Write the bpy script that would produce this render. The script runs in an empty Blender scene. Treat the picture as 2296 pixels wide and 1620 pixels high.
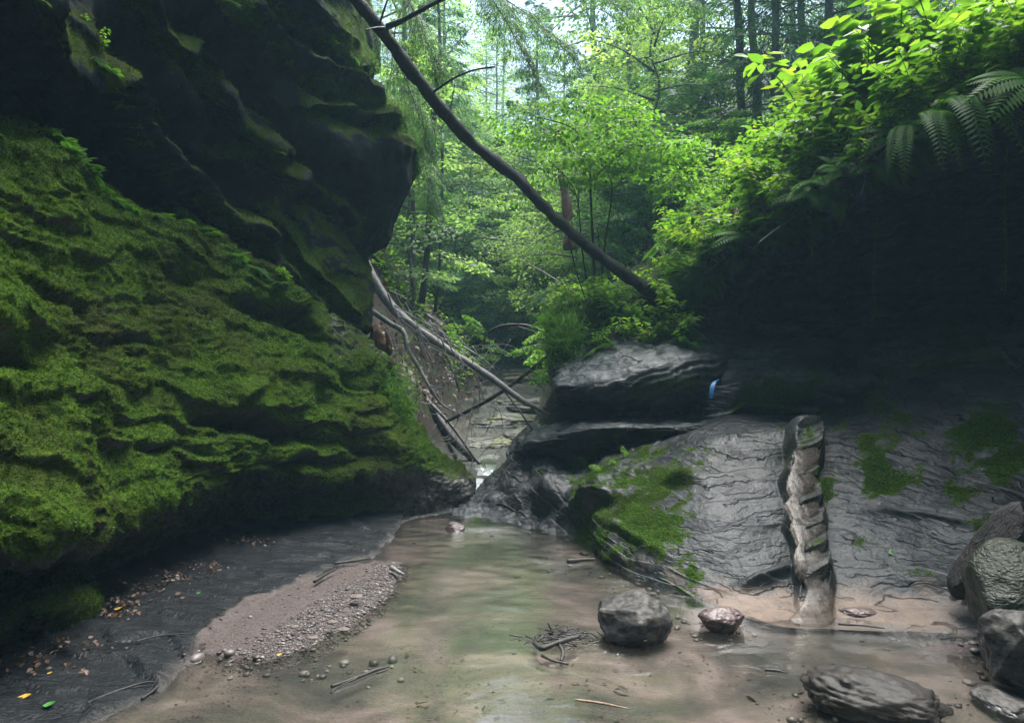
import bpy, math, random
import numpy as np
from mathutils import Vector, Matrix
R = math.radians
random.seed(7)
rng = np.random.default_rng(11)
F = 1530.0; CU = 1148.0; CV = 810.0; CH = 1.5
sc = bpy.context.scene
col = sc.collection

def P(u, v, d):                       # point seen at (u, v) of the 2296x1620 picture, d metres ahead
    return np.array([(u-CU)/F*d, d, CH-(v-CV)/F*d])
def G(u, v, z=0.0):                   # point on level z
    return P(u, v, (CH-z)*F/(v-CV))
def proj(A):
    d = np.maximum(A[..., 1], .2)
    return CU+A[..., 0]/d*F, CV-(A[..., 2]-CH)/d*F

# ---------------------------------------------------------------- noise
_perm = np.random.default_rng(3).permutation(256); _perm = np.concatenate([_perm, _perm, _perm])
_gr = np.random.default_rng(5).normal(size=(256, 3)); _gr /= np.linalg.norm(_gr, axis=1)[:, None]
def perlin(p):
    p = np.asarray(p, dtype=np.float64)
    i = np.floor(p).astype(np.int64); f = p-i; i &= 255
    w = f*f*f*(f*(f*6-15)+10)
    out = 0
    for dx in (0, 1):
        for dy in (0, 1):
            for dz in (0, 1):
                h = _perm[_perm[_perm[(i[:, 0]+dx) & 255]+((i[:, 1]+dy) & 255)]+((i[:, 2]+dz) & 255)]
                g = _gr[h]
                dot = g[:, 0]*(f[:, 0]-dx)+g[:, 1]*(f[:, 1]-dy)+g[:, 2]*(f[:, 2]-dz)
                wx = w[:, 0] if dx else 1-w[:, 0]
                wy = w[:, 1] if dy else 1-w[:, 1]
                wz = w[:, 2] if dz else 1-w[:, 2]
                out = out+dot*wx*wy*wz
    return out*1.6
def fbm(p, oct=4, gain=.5, lac=2.03):
    a = 1; s = 0; q = np.array(p, dtype=float)
    for k in range(oct):
        s = s+a*perlin(q+17.3*k); a *= gain; q = q*lac
    return s
def ridged(p, oct=4, gain=.5):
    a = 1; s = 0; q = np.array(p, dtype=float)
    for k in range(oct):
        s = s+a*(1-2*np.abs(perlin(q+9.1*k))); a *= gain; q = q*2.07
    return s
def sstep(a, b, x):
    t = np.clip((x-a)/(b-a), 0, 1); return t*t*(3-2*t)
def strata(p, n, freq, warp=.5, wf=1.2, sharp=.18):
    """stepped bedding: 0..1 profile per layer, with layers of random prominence"""
    n = np.array(n, float); n /= np.linalg.norm(n)
    h = p@n*freq+warp*fbm(p*wf, 3)
    k = np.floor(h); f = h-k
    prof = sstep(0, sharp, f)*(1-f)*1.2
    amp = .35+.65*np.abs(np.sin(k*12.9898+4.1)*43758.5 % 1)
    return prof*amp

# ---------------------------------------------------------------- object helpers
def tag(o, label=None, cat=None, group=None, kind=None):
    if label: o['label'] = label
    if cat: o['category'] = cat
    if group: o['group'] = group
    if kind: o['kind'] = kind
    return o
def link(name, me, mat=None, parent=None):
    o = bpy.data.objects.new(name, me); col.objects.link(o)
    if mat is not None:
        for m in (mat if isinstance(mat, (list, tuple)) else [mat]): me.materials.append(m)
    if parent is not None: o.parent = parent
    return o
def empty(name, loc=(0, 0, 0), rz=0):
    o = bpy.data.objects.new(name, None); col.objects.link(o)
    o.location = loc; o.rotation_euler = (0, 0, rz); o.empty_display_size = .1
    return o
def mesh_np(name, V, Fq, smooth=True, attrs=None, matidx=None):
    """V (N,3); Fq list of arrays of faces with k verts each"""
    me = bpy.data.meshes.new(name)
    if not isinstance(Fq, list): Fq = [Fq]
    Fq = [f for f in Fq if len(f)]
    loops = np.concatenate([f.ravel() for f in Fq]).astype(np.int32)
    cnt = np.concatenate([np.full(len(f), f.shape[1]) for f in Fq]).astype(np.int32)
    st = np.concatenate([[0], np.cumsum(cnt)[:-1]]).astype(np.int32)
    me.vertices.add(len(V)); me.vertices.foreach_set('co', np.asarray(V, np.float32).ravel())
    me.loops.add(len(loops)); me.loops.foreach_set('vertex_index', loops)
    me.polygons.add(len(cnt)); me.polygons.foreach_set('loop_start', st); me.polygons.foreach_set('loop_total', cnt)
    if smooth: me.polygons.foreach_set('use_smooth', np.ones(len(cnt), bool))
    if matidx is not None: me.polygons.foreach_set('material_index', np.asarray(matidx, np.int32))
    me.update(calc_edges=True)
    for k, a in (attrs or {}).items():
        at = me.attributes.new(k, 'FLOAT', 'POINT'); at.data.foreach_set('value', np.asarray(a, np.float32).ravel())
    me.validate()
    return me
def grid_faces(nr, nc, flip=False):
    i = np.arange(nr-1)[:, None]*nc+np.arange(nc-1)[None, :]
    q = np.stack([i, i+1, i+nc+1, i+nc], -1).reshape(-1, 4)
    return q[:, ::-1] if flip else q
def cr(C, t, tension=.5):
    """Catmull-Rom over axis 0 of C at parameters t"""
    n = len(C); i = np.clip(np.floor(t).astype(int), 0, n-2); f = (t-i)
    p1 = C[i]; p2 = C[i+1]; p0 = C[np.maximum(i-1, 0)]; p3 = C[np.minimum(i+2, n-1)]
    f = f.reshape((-1,)+(1,)*(C.ndim-1))
    m1 = tension*(p2-p0); m2 = tension*(p3-p1)
    return ((2*f**3-3*f**2+1)*p1+(f**3-2*f**2+f)*m1+(-2*f**3+3*f**2)*p2+(f**3-f**2)*m2)
def normals(A):
    du = np.gradient(A, axis=1); dv = np.gradient(A, axis=0)
    n = np.cross(du, dv); l = np.linalg.norm(n, axis=-1, keepdims=True)
    return n/np.maximum(l, 1e-9)
def loft_surface(ctrl, res=3.0, rt=.5, ct=.5, maxseg=170):
    C = np.array(ctrl, float)         # rows, cols, 3
    U, Vv = proj(C)
    q = np.stack([U, Vv], -1)
    def params(axis):
        d = np.linalg.norm(np.diff(q, axis=axis), axis=-1)
        d3 = np.linalg.norm(np.diff(C, axis=axis), axis=-1)*F/7
        d = np.maximum(d, d3).mean(axis=1-axis)
        ts = [np.array([0.])]
        for k, L in enumerate(d):
            n = int(np.clip(L/res, 4, maxseg)); ts.append(k+np.arange(1, n+1)/n)
        return np.concatenate(ts)
    tr = params(0); tc = params(1)
    A = cr(C, tr, rt)
    A = cr(np.swapaxes(A, 0, 1), tc, ct); A = np.swapaxes(A, 0, 1)
    return A, tr, tc
def blob(U, V, u, v, ru, rv, rot=0):
    c, s = math.cos(R(rot)), math.sin(R(rot))
    x = (U-u)*c+(V-v)*s; y = -(U-u)*s+(V-v)*c
    return np.exp(-((x/ru)**2+(y/rv)**2))
def line_dist(U, V, pts):
    best = np.full(np.shape(U), 1e9); tt = np.zeros(np.shape(U)); L = 0
    for (a, b) in zip(pts[:-1], pts[1:]):
        ax, ay = a; bx, by = b; dx, dy = bx-ax, by-ay; l2 = dx*dx+dy*dy
        t = np.clip(((U-ax)*dx+(V-ay)*dy)/l2, 0, 1)
        d = np.hypot(U-ax-t*dx, V-ay-t*dy); m = d < best
        best = np.where(m, d, best)
    return best
def tube(pts, rad, seg=8, noise=0, nf=3.0, per=6):
    pts = np.array(pts, float); rad = np.array(rad, float) if np.ndim(rad) else np.full(len(pts), float(rad))
    t = np.linspace(0, len(pts)-1, (len(pts)-1)*per+1)
    C = cr(pts, t); r = np.interp(t, np.arange(len(rad)), rad)
    T = np.gradient(C, axis=0); T /= np.linalg.norm(T, axis=1)[:, None]+1e-9
    up = np.array([0, 0, 1.]); 
    if abs(T[0]@up) > .9: up = np.array([0, 1., 0])
    N = np.zeros_like(T); n = up-T[0]*(up@T[0])
    for i in range(len(T)):
        n = n-T[i]*(n@T[i]); n /= np.linalg.norm(n)+1e-9; N[i] = n
    B = np.cross(T, N)
    a = np.arange(seg)/seg*2*np.pi
    ring = N[:, None]*np.cos(a)[None, :, None]+B[:, None]*np.sin(a)[None, :, None]
    V = C[:, None]+ring*r[:, None, None]
    if noise:
        k = fbm(V.reshape(-1, 3)*nf, 3).reshape(V.shape[:2])
        V = V+ring*(r[:, None]*noise*k)[..., None]
    V = V.reshape(-1, 3); m = len(C)
    i = np.arange(m-1)[:, None]*seg+np.arange(seg)[None]; j = np.arange(m-1)[:, None]*seg+(np.arange(seg)[None]+1) % seg
    q = np.stack([i, j, j+seg, i+seg], -1).reshape(-1, 4)
    nb = len(V); V = np.vstack([V, C[0], C[-1]])
    a0 = np.arange(seg); tr = np.concatenate([np.stack([(a0+1) % seg, a0, np.full(seg, nb)], 1), np.stack([(m-1)*seg+a0, (m-1)*seg+(a0+1) % seg, np.full(seg, nb+1)], 1)])
    return V, q, tr
class Soup:
    """collects geometry, built as ONE mesh object"""
    def __init__(s): s.V = []; s.Q = []; s.T = []; s.n = 0; s.A = []
    def add(s, V, Q=None, T=None, a=0.5):
        V = np.asarray(V, float)
        if Q is not None and len(Q): s.Q.append(np.asarray(Q)+s.n)
        if T is not None and len(T): s.T.append(np.asarray(T)+s.n)
        s.V.append(V); s.n += len(V)
        s.A.append(np.broadcast_to(np.asarray(a, float), (len(V),)))
    def tube(s, pts, rad, seg=7, noise=0, nf=3, per=5, a=.5): V, q, t = tube(pts, rad, seg, noise, nf, per); s.add(V, q, t, a)
    def mesh(s, name, smooth=True):
        f = []
        if s.Q: f.append(np.concatenate(s.Q))
        if s.T: f.append(np.concatenate(s.T))
        return mesh_np(name, np.concatenate(s.V), f, smooth, {'tint': np.concatenate(s.A)})
    def build(s, name, mat, parent=None, smooth=True): return link(name, s.mesh(name, smooth), mat, parent)

# ---------------------------------------------------------------- materials
class NT:
    def __init__(s, name):
        s.m = bpy.data.materials.new(name); s.m.use_nodes = True
        s.t = s.m.node_tree; s.t.nodes.clear(); s.out = s.n('ShaderNodeOutputMaterial')
    def n(s, typ, _p=None, **inp):
        nd = s.t.nodes.new(typ)
        for k, v in (_p or {}).items(): setattr(nd, k, v)
        for k, v in inp.items():
            kk = k.replace('_', ' ')
            sock = nd.inputs[int(k[1:])] if (k[0] == 'i' and k[1:].isdigit()) else nd.inputs[kk]
            s.put(sock, v)
        return nd
    def put(s, sock, v):
        if isinstance(v, bpy.types.Node): v = v.outputs[0]
        if isinstance(v, bpy.types.NodeSocket): s.t.links.new(v, sock)
        elif sock.type == 'RGBA' and isinstance(v, (int, float)): sock.default_value = (v, v, v, 1)
        elif isinstance(v, tuple) and len(v) == 3 and sock.type == 'RGBA': sock.default_value = v+(1,)
        else: sock.default_value = v
    def coord(s, scale=(1, 1, 1), rot=(0, 0, 0)):
        tc = s.n('ShaderNodeTexCoord'); mp = s.n('ShaderNodeMapping', Vector=tc.outputs['Object'], Scale=scale, Rotation=rot); return mp
    def noise(s, vec, scale, detail=4, rough=.55, dist=0): return s.n('ShaderNodeTexNoise', Vector=vec, Scale=scale, Detail=detail, Roughness=rough, Distortion=dist).outputs[0]
    def ramp(s, fac, stops):
        r = s.n('ShaderNodeValToRGB', Fac=fac); e = r.color_ramp.elements
        while len(e) < len(stops): e.new(.5)
        for x, (p, c) in zip(e, stops): x.position = p; x.color = (c+(1,)) if isinstance(c, tuple) else (c, c, c, 1)
        return r.outputs[0]
    def mix(s, f, a, b, mode='MIX'):
        nd = s.t.nodes.new('ShaderNodeMix'); nd.data_type = 'RGBA'; nd.blend_type = mode
        s.put(nd.inputs[0], f); s.put(nd.inputs[6], a); s.put(nd.inputs[7], b); return nd.outputs[2]
    def math(s, op, a, b=0.0, c=None, clamp=False):
        nd = s.t.nodes.new('ShaderNodeMath'); nd.operation = op; nd.use_clamp = clamp
        s.put(nd.inputs[0], a); s.put(nd.inputs[1], b)
        if c is not None: s.put(nd.inputs[2], c)
        return nd.outputs[0]
    def attr(s, name): return s.n('ShaderNodeAttribute', {'attribute_name': name}).outputs['Fac']
    def bump(s, h, strength=.5, dist=.02, nrm=None):
        nd = s.n('ShaderNodeBump', Height=h, Strength=strength, Distance=dist)
        if nrm is not None: s.put(nd.inputs['Normal'], nrm)
        return nd.outputs[0]
    def finish(s, sh): s.t.links.new(sh if isinstance(sh, bpy.types.NodeSocket) else sh.outputs[0], s.out.inputs['Surface']); return s.m

def rock_material(name, dark, mid, light, tan=(.15, .112, .088), rough=(.28, .6), moss_a=(.018, .045, .004), moss_b=(.092, .165, .012), moss_c=(.055, .055, .015), strat=(1, 1, 5), spec=.5, wave=.35, fb=.6, cracks=0):
    t = NT(name)
    c = t.coord(); cs = t.coord(strat, (R(8), R(-14), 0))
    n1 = t.noise(cs, 3.0, 6, .6, .4); n2 = t.noise(c, 14, 6, .65); n3 = t.noise(c, 55, 4, .6); n4 = t.noise(c, 1.3, 3)
    base = t.ramp(t.math('ADD', t.math('MULTIPLY', n1, .6), t.math('MULTIPLY', n2, .4)), [(.34, dark), (.5, mid), (.68, light)])
    base = t.mix(t.math('MULTIPLY', t.attr('tan'), t.ramp(n2, [(.3, .5), (.6, 1.)])), base, t.mix(n1, tan, tuple(x*.62 for x in tan)))
    if cracks:
        hv = None
        wn = t.noise(t.coord((.7, .9, 1.3)), 1.7, 4, .6); lines = None
        for kf, wd, ph in ((cracks, .055, 1.0), (cracks*2.6, .07, 1.7)):
            dp = t.n('ShaderNodeVectorMath', {'operation': 'DOT_PRODUCT'}, i0=t.coord(), i1=(-.10*kf, -.18*kf, kf)).outputs['Value']
            h = t.math('ADD', dp, t.math('MULTIPLY', wn, 3.2*ph)); h = t.math('ADD', h, t.math('MULTIPLY', t.noise(t.coord((1, 1, 1)), 9, 3), .5))
            fr = t.math('ABSOLUTE', t.math('SUBTRACT', t.math('FRACT', h), .5))
            ln = t.ramp(fr, [(0, 1.), (wd, 0.)]); bk = t.ramp(t.noise(t.coord((.6, .6, 1.6)), 4.0*ph, 3), [(.46, 0.), (.54, 1.)])
            ln = t.math('MULTIPLY', ln, bk); lines = ln if lines is None else t.math('MAXIMUM', lines, t.math('MULTIPLY', ln, .7))
            if hv is None: hv = t.n('ShaderNodeTexWhiteNoise', {'noise_dimensions': '1D'}, W=t.math('FLOOR', t.math('ADD', h, .5))).outputs[0]
        base = t.mix(1., base, t.ramp(hv, [(0., .62), (1., 1.25)]), 'MULTIPLY')
        base = t.mix(t.math('MULTIPLY', lines, .85), base, (.006, .006, .006))
    al = t.math('MULTIPLY', t.attr('algae'), t.ramp(n2, [(.3, .6), (.5, 1.)])); base = t.mix(al, base, t.mix(n2, (.005, .006, .005), (.022, .024, .020)))
    mm = t.math('ADD', t.attr('moss'), t.math('MULTIPLY', t.math('SUBTRACT', n2, .5), 1.5))
    mm = t.math('ADD', mm, t.math('MULTIPLY', t.math('SUBTRACT', n3, .5), .7))
    mf = t.ramp(mm, [(.42, 0.), (.62, 1.)])
    mcol = t.mix(t.ramp(n3, [(.35, 0.), (.7, 1.)]), moss_a, moss_b)
    mcol = t.mix(t.ramp(n4, [(.45, 0.), (.62, .75)]), mcol, t.mix(n3, moss_c, tuple(x*.4 for x in moss_c)))
    mcol = t.mix(t.ramp(t.noise(c, 4.5, 4), [(.5, 0.), (.66, .7)]), mcol, t.mix(n3, moss_a, tuple(x*1.35 for x in moss_b)))
    colr = t.mix(mf, base, mcol)
    rg = t.mix(mf, t.ramp(n2, [(.3, rough[0]), (.75, rough[1])]), .9)
    h = t.math('ADD', t.math('MULTIPLY', n2, 1.), t.math('MULTIPLY', n3, .5))
    if cracks: h2 = t.math('SUBTRACT', t.math('MULTIPLY', h, .6), t.math('MULTIPLY', lines, 1.2))
    lay = t.n('ShaderNodeTexWave', {'wave_type': 'BANDS', 'bands_direction': 'Z', 'wave_profile': 'SAW'}, Vector=cs, Scale=1.1, Distortion=9., Detail=5., Detail_Scale=1.4, Detail_Roughness=.62)
    b1 = t.bump(lay.outputs['Fac'], wave, .02)
    b2 = t.bump(h2 if cracks else h, fb, .03, b1)
    hm = t.math('ADD', n3, t.math('MULTIPLY', t.noise(c, 160, 3), .6))
    b3 = t.bump(hm, t.math('MULTIPLY', mf, .9), .03, b2)
    p = t.n('ShaderNodeBsdfPrincipled', Base_Color=colr, Roughness=rg, Normal=b3)
    t.put(p.inputs['Specular IOR Level'], t.mix(mf, spec, .1))
    return t.finish(p)

M = {}
M['cliff_moss'] = rock_material('mossy_rock', (.012, .014, .012), (.03, .03, .026), (.075, .07, .06))
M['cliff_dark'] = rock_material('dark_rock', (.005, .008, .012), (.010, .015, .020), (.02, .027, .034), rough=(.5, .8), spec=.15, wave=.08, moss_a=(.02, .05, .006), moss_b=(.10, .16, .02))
M['slate'] = rock_material('wet_slate', (.008, .010, .011), (.025, .029, .032), (.055, .061, .066), rough=(.32, .56), spec=.2, strat=(1, 1, 6), wave=.0, fb=.5, cracks=11, moss_c=(.035, .045, .01), moss_a=(.012, .035, .003), moss_b=(.06, .11, .01))
M['alcove'] = rock_material('alcove_rock', (.014, .017, .019), (.046, .054, .056), (.11, .118, .12), rough=(.3, .55), strat=(1, 1, 6), wave=.0, fb=.5, cracks=7, moss_c=(.02, .028, .008), tan=(.10, .065, .045), moss_a=(.012, .032, .004), moss_b=(.055, .10, .012), spec=.2)

def leaf_mat(name, a, b, c=None, trans=.5, rough=.45, spec=.3):
    t = NT(name)
    oi = t.n('ShaderNodeObjectInfo').outputs['Random']
    ti = t.attr('tint')
    k = t.math('ADD', t.math('MULTIPLY', ti, .75), t.math('MULTIPLY', oi, .25))
    colr = t.ramp(k, [(.1, a), (.6, b), (.97, c or b)])
    p = t.n('ShaderNodeBsdfPrincipled', Base_Color=colr, Roughness=rough)
    p.inputs['Specular IOR Level'].default_value = spec
    tr = t.n('ShaderNodeBsdfTranslucent', Color=t.mix(.5, colr, (.30, .42, .04), 'MIX'))
    t.put(tr.inputs['Color'], t.mix(1., colr, (2.0, 2.0, .8), 'MULTIPLY'))
    return t.finish(t.n('ShaderNodeMixShader', i0=trans, i1=p, i2=tr))
M['leaf'] = leaf_mat('broad_leaves', (.05, .13, .022), (.13, .27, .045), (.26, .34, .06))
M['leaf_bright'] = leaf_mat('bright_green_leaves', (.05, .13, .015), (.10, .21, .028), (.21, .27, .04), trans=.5)  # green of the rim plants and some low shrubs
M['leaf_far'] = leaf_mat('haze_paled_leaves', (.065, .13, .055), (.16, .265, .12), (.28, .36, .16), trans=.55)  # haze of the distance mixed into the leaf colour, paler and duller
M['leaf_dark'] = leaf_mat('blue_green_leaves', (.03, .095, .03), (.075, .17, .05), (.14, .23, .06))
M['needles'] = leaf_mat('hemlock_needles', (.028, .085, .04), (.06, .14, .06), (.10, .19, .08), trans=.4, rough=.5, spec=.3)
M['fern'] = leaf_mat('fern_fronds', (.02, .075, .012), (.06, .15, .024), (.13, .23, .04), rough=.6, spec=.15)
M['mosstuft'] = leaf_mat('moss_tufts', (.012, .036, .004), (.052, .115, .010), (.12, .20, .018), trans=.3, rough=.8, spec=.15)

def simple(name, dark, light, scale=10, rough=.7, stretch=(1, 1, 1), bump=.5, bd=.01, spec=.4, moss=None):
    t = NT(name); c = t.coord(stretch); n = t.noise(c, scale, 6, .62); n2 = t.noise(c, scale*5, 4)
    colr = t.ramp(t.math('ADD', t.math('MULTIPLY', n, .6), t.math('MULTIPLY', n2, .4)), [(.33, dark), (.66, light)])
    if moss: colr = t.mix(t.ramp(t.noise(t.coord(), 4, 5), [(.5, 0.), (.62, .85)]), colr, moss)
    p = t.n('ShaderNodeBsdfPrincipled', Base_Color=colr, Roughness=rough, Normal=t.bump(t.math('ADD', n, n2), bump, bd))
    p.inputs['Specular IOR Level'].default_value = spec
    return t.finish(p)
M['bark'] = simple('dark_mossy_bark', (.005, .006, .006), (.018, .020, .018), 18, .75, (1, 1, 1), .9, .02, moss=(.014, .026, .007))
M['bark_far'] = simple('grey_bark', (.07, .075, .065), (.19, .19, .17), 9, .8, (1, 1, .3), .6, .02)
M['bark_pale'] = simple('pale_bark', (.10, .11, .10), (.24, .25, .23), 9, .8, (1, 1, .4), .6, .02)
M['deadwood'] = simple('grey_deadwood', (.07, .07, .07), (.24, .235, .23), 14, .55, (1, 1, 1), .6, .01)
M['deadwood_dark'] = simple('dark_wet_deadwood', (.008, .0075, .007), (.03, .027, .024), 18, .5, (1, 1, 1), .6, .01)
M['rotten'] = simple('orange_rotten_wood', (.07, .03, .018), (.26, .13, .08), 16, .8, (1, 1, .35), 1., .03)
M['stem'] = simple('green_stems', (.05, .09, .02), (.10, .15, .04), 20, .6)
M['twigdry'] = simple('dry_twig', (.12, .08, .05), (.3, .22, .14), 30, .6)
def boulder_mat(name, wet, dry, dry2, line, scale=7):
    t = NT(name); c = t.coord((1, 1, 1.8)); n = t.noise(c, scale, 6, .6); n2 = t.noise(c, scale*4, 5, .6)
    z = t.n('ShaderNodeSeparateXYZ', Vector=t.n('ShaderNodeTexCoord').outputs['Generated']).outputs[2]
    f = t.ramp(t.math('ADD', z, t.math('MULTIPLY', t.math('SUBTRACT', n, .5), .45)), [(line, 0.), (line+.12, 1.)])
    cw = t.mix(n2, wet, tuple(x*2.6 for x in wet)); cdr = t.ramp(t.math('ADD', t.math('MULTIPLY', n, .5), t.math('MULTIPLY', n2, .5)), [(.38, dry2), (.62, dry)])
    p = t.n('ShaderNodeBsdfPrincipled', Base_Color=t.mix(f, cw, cdr), Roughness=t.mix(f, t.ramp(n2, [(.3, .16), (.7, .42)]), .6), Normal=t.bump(t.math('ADD', n, t.math('MULTIPLY', n2, .4)), .3, .03))
    p.inputs['Specular IOR Level'].default_value = .28
    return t.finish(p)
M['boulder'] = boulder_mat('wet_grey_boulder', (.016, .016, .017), (.085, .08, .073), (.010, .0098, .0095), .62)
M['boulder_dark'] = boulder_mat('dark_wet_boulder', (.016, .014, .012), (.022, .019, .016), (.007, .006, .0055), .5)
M['boulder_pink'] = simple('pink_wet_stone', (.05, .034, .033), (.12, .085, .083), 8, .3, (1, 1, 2), .5, .02)
M['boulder_red'] = simple('brown_slate_block', (.010, .009, .009), (.035, .028, .025), 7, .5, (1, 3, 1), .7, .03)
M['shelf'] = simple('pale_mossy_shelf', (.04, .042, .03), (.13, .13, .115), 6, .45, (1, 1, 3), .6, .03, moss=(.10, .12, .02))
M['boulder_green'] = simple('algae_green_boulder', (.008, .012, .005), (.024, .032, .015), 8, .4, (1, 1, 2), .7, .03)
M['pebble'] = simple('pebbles', (.05, .04, .034), (.15, .12, .10), 60, .5)
M['litter'] = leaf_mat('fallen_leaf_litter', (.03, .018, .012), (.095, .055, .036), (.20, .13, .085), trans=.1, rough=.5)
M['yellow'] = simple('yellow_leaf', (.34, .21, .03), (.50, .36, .06), 25, .4)
M['greenleaf'] = simple('fresh_green_leaf', (.03, .13, .02), (.05, .20, .03), 25, .4)
M['tape'] = simple('blue_tape', (.015, .11, .30), (.02, .17, .42), 4, .4)
M['log'] = simple('weathered_step_logs', (.12, .085, .06), (.32, .24, .18), 12, .7, (.3, 1, 1))

def ground_material():
    t = NT('creek_ground'); c = t.coord()
    n1 = t.noise(c, 1.6, 5, .6, .8); n2 = t.noise(c, 9, 6, .6); n3 = t.noise(c, 60, 4, .6); n5 = t.noise(t.coord((.75, 1.15, 1), (0, 0, R(25))), 1.7, 6, .6, .5)
    bed = t.ramp(n5, [(.38, (.026, .027, .025)), (.46, (.052, .047, .041)), (.53, (.092, .075, .066)), (.60, (.155, .126, .116))])
    bed = t.mix(t.ramp(n1, [(.5, 0.), (.68, .7)]), bed, (.105, .098, .076))
    bed = t.mix(t.ramp(n3, [(.62, 0.), (.75, .4)]), bed, (.05, .035, .025))
    slate = t.ramp(t.math('ADD', t.math('MULTIPLY', n2, .6), t.math('MULTIPLY', n3, .4)), [(.35, (.004, .005, .006)), (.55, (.009, .011, .013)), (.72, (.030, .034, .038))])
    sand = t.ramp(n3, [(.3, (.038, .030, .028)), (.7, (.09, .072, .068))])
    soil = t.ramp(t.math('ADD', t.math('MULTIPLY', n2, .5), t.math('MULTIPLY', n3, .5)), [(.35, (.008, .006, .005)), (.55, (.026, .018, .014)), (.72, (.06, .04, .03))])
    soil = t.mix(t.ramp(t.noise(c, 2.3, 5), [(.5, 0.), (.65, .8)]), soil, (.02, .045, .008))
    k = t.mix(t.attr('slate'), bed, slate); k = t.mix(t.attr('sand'), k, sand); k = t.mix(t.attr('soil'), k, soil)
    k = t.mix(t.attr('rockm'), k, t.ramp(n2, [(.3, (.018, .021, .013)), (.6, (.06, .063, .053))]))
    ro = t.mix(t.attr('slate'), .6, t.ramp(n2, [(.35, .08), (.7, .26)])); ro = t.mix(t.attr('soil'), ro, .85)
    sb = t.noise(t.coord((1, 5, 1), (0, 0, R(24))), 5, 6, .65, .6)
    b = t.bump(sb, t.math('MULTIPLY', t.attr('slate'), .6), .04)
    b = t.bump(t.math('ADD', n2, n3), .6, .02, b)
    p = t.n('ShaderNodeBsdfPrincipled', Base_Color=k, Roughness=ro, Normal=b)
    p.inputs['Specular IOR Level'].default_value = .2
    return t.finish(p)
M['ground'] = ground_material()

def water_material():
    t = NT('creek_water'); c = t.coord((1, 2.2, 1), (0, 0, R(8)))
    n = t.noise(c, 5, 3, .5, .5); n2 = t.noise(t.coord((1, 2.0, 1)), 26, 3)
    rip = t.attr('ripple')
    h = t.math('ADD', t.math('MULTIPLY', n, .5), t.math('MULTIPLY', n2, t.math('MULTIPLY_ADD', rip, .5, .03)))
    b = t.bump(h, 1., .0045)
    fr = t.n('ShaderNodeFresnel', IOR=1.33, Normal=b)
    gl = t.n('ShaderNodeBsdfGlossy', Roughness=.04, Normal=b, Color=(1, 1, 1))
    tr = t.n('ShaderNodeBsdfTransparent', Color=(.90, .89, .87))
    df = t.n('ShaderNodeBsdfDiffuse', Color=(.14, .14, .11))
    body = t.n('ShaderNodeMixShader', i0=.05, i1=tr, i2=df)
    m = t.n('ShaderNodeMixShader', i0=t.math('MULTIPLY', fr, 2.7, clamp=True), i1=body, i2=gl)
    foam_sparkle = t.ramp(t.math('ADD', t.math('MULTIPLY', t.attr('foam_sparkle'), .8), t.math('MULTIPLY', t.noise(t.coord((1, 2.8, 1)), 55, 3, .75), .9)), [(.72, 0.), (.9, .8)])
    fd = t.n('ShaderNodeBsdfDiffuse', Color=(.62, .66, .70))
    return t.finish(t.n('ShaderNodeMixShader', i0=foam_sparkle, i1=m, i2=fd))
M['water'] = water_material()
def fall_material():
    t = NT('falling_water'); c = t.coord((6, 6, 1.2))
    n = t.noise(c, 5, 4, .6); b = t.bump(n, .12, .01)
    p = t.n('ShaderNodeBsdfPrincipled', Base_Color=t.mix(n, (.024, .021, .018), (.075, .064, .055)), Roughness=.32, Normal=b)
    p.inputs['Specular IOR Level'].default_value = .3
    tr = t.n('ShaderNodeBsdfTransparent', Color=(.85, .78, .70))
    return t.finish(t.n('ShaderNodeMixShader', i0=t.ramp(n, [(.35, .35), (.7, .7)]), i1=tr, i2=p))
M['fall'] = fall_material()

# ---------------------------------------------------------------- the ground: one sheet
def sdf_poly(X, Y, pts):
    pts = np.array(pts); d = np.full(X.shape, 1e9); inside = np.zeros(X.shape, bool)
    for i in range(len(pts)):
        ax, ay = pts[i]; bx, by = pts[(i+1) % len(pts)]
        dx, dy = bx-ax, by-ay; t = np.clip(((X-ax)*dx+(Y-ay)*dy)/(dx*dx+dy*dy), 0, 1)
        d = np.minimum(d, np.hypot(X-ax-t*dx, Y-ay-t*dy))
        c = ((ay > Y) != (by > Y)) & (X < (bx-ax)*(Y-ay)/(by-ay+1e-12)+ax); inside ^= c
    return np.where(inside, -d, d)
BAR = [tuple(G(*p)[:2]) for p in ((912, 1258), (900, 1300), (880, 1335), (800, 1400), (700, 1455), (600, 1485), (500, 1488), (432, 1452), (470, 1410), (545, 1358), (640, 1318), (720, 1285), (800, 1256))]
EY = np.array([-3, 2.0, 2.83, 3.06, 3.64, 4.33, 5.08, 5.34, 6.0, 6.46, 6.9, 7.6, 9]); EX = np.array([-1.9, -1.85, -1.76, -1.6, -1.66, -1.55, -1.29, -1.04, -1.03, -1.03, -1.1, -1.1, -1.1])
ZY = np.array([-20, 7.0, 7.3, 7.7, 8.0, 9.0, 10.5, 12, 13, 15, 18, 22, 40, 60, 90]); ZZ = np.array([-.06, -.06, 0.0, .06, .16, .2, .3, .5, .72, .98, 1.5, 2.6, 9, 18, 28])
XY = np.array([-20, 7, 8, 9, 13, 18, 30, 90]); XX = np.array([0, -.5, -.42, -.35, .1, .15, .5, 3])
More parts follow.
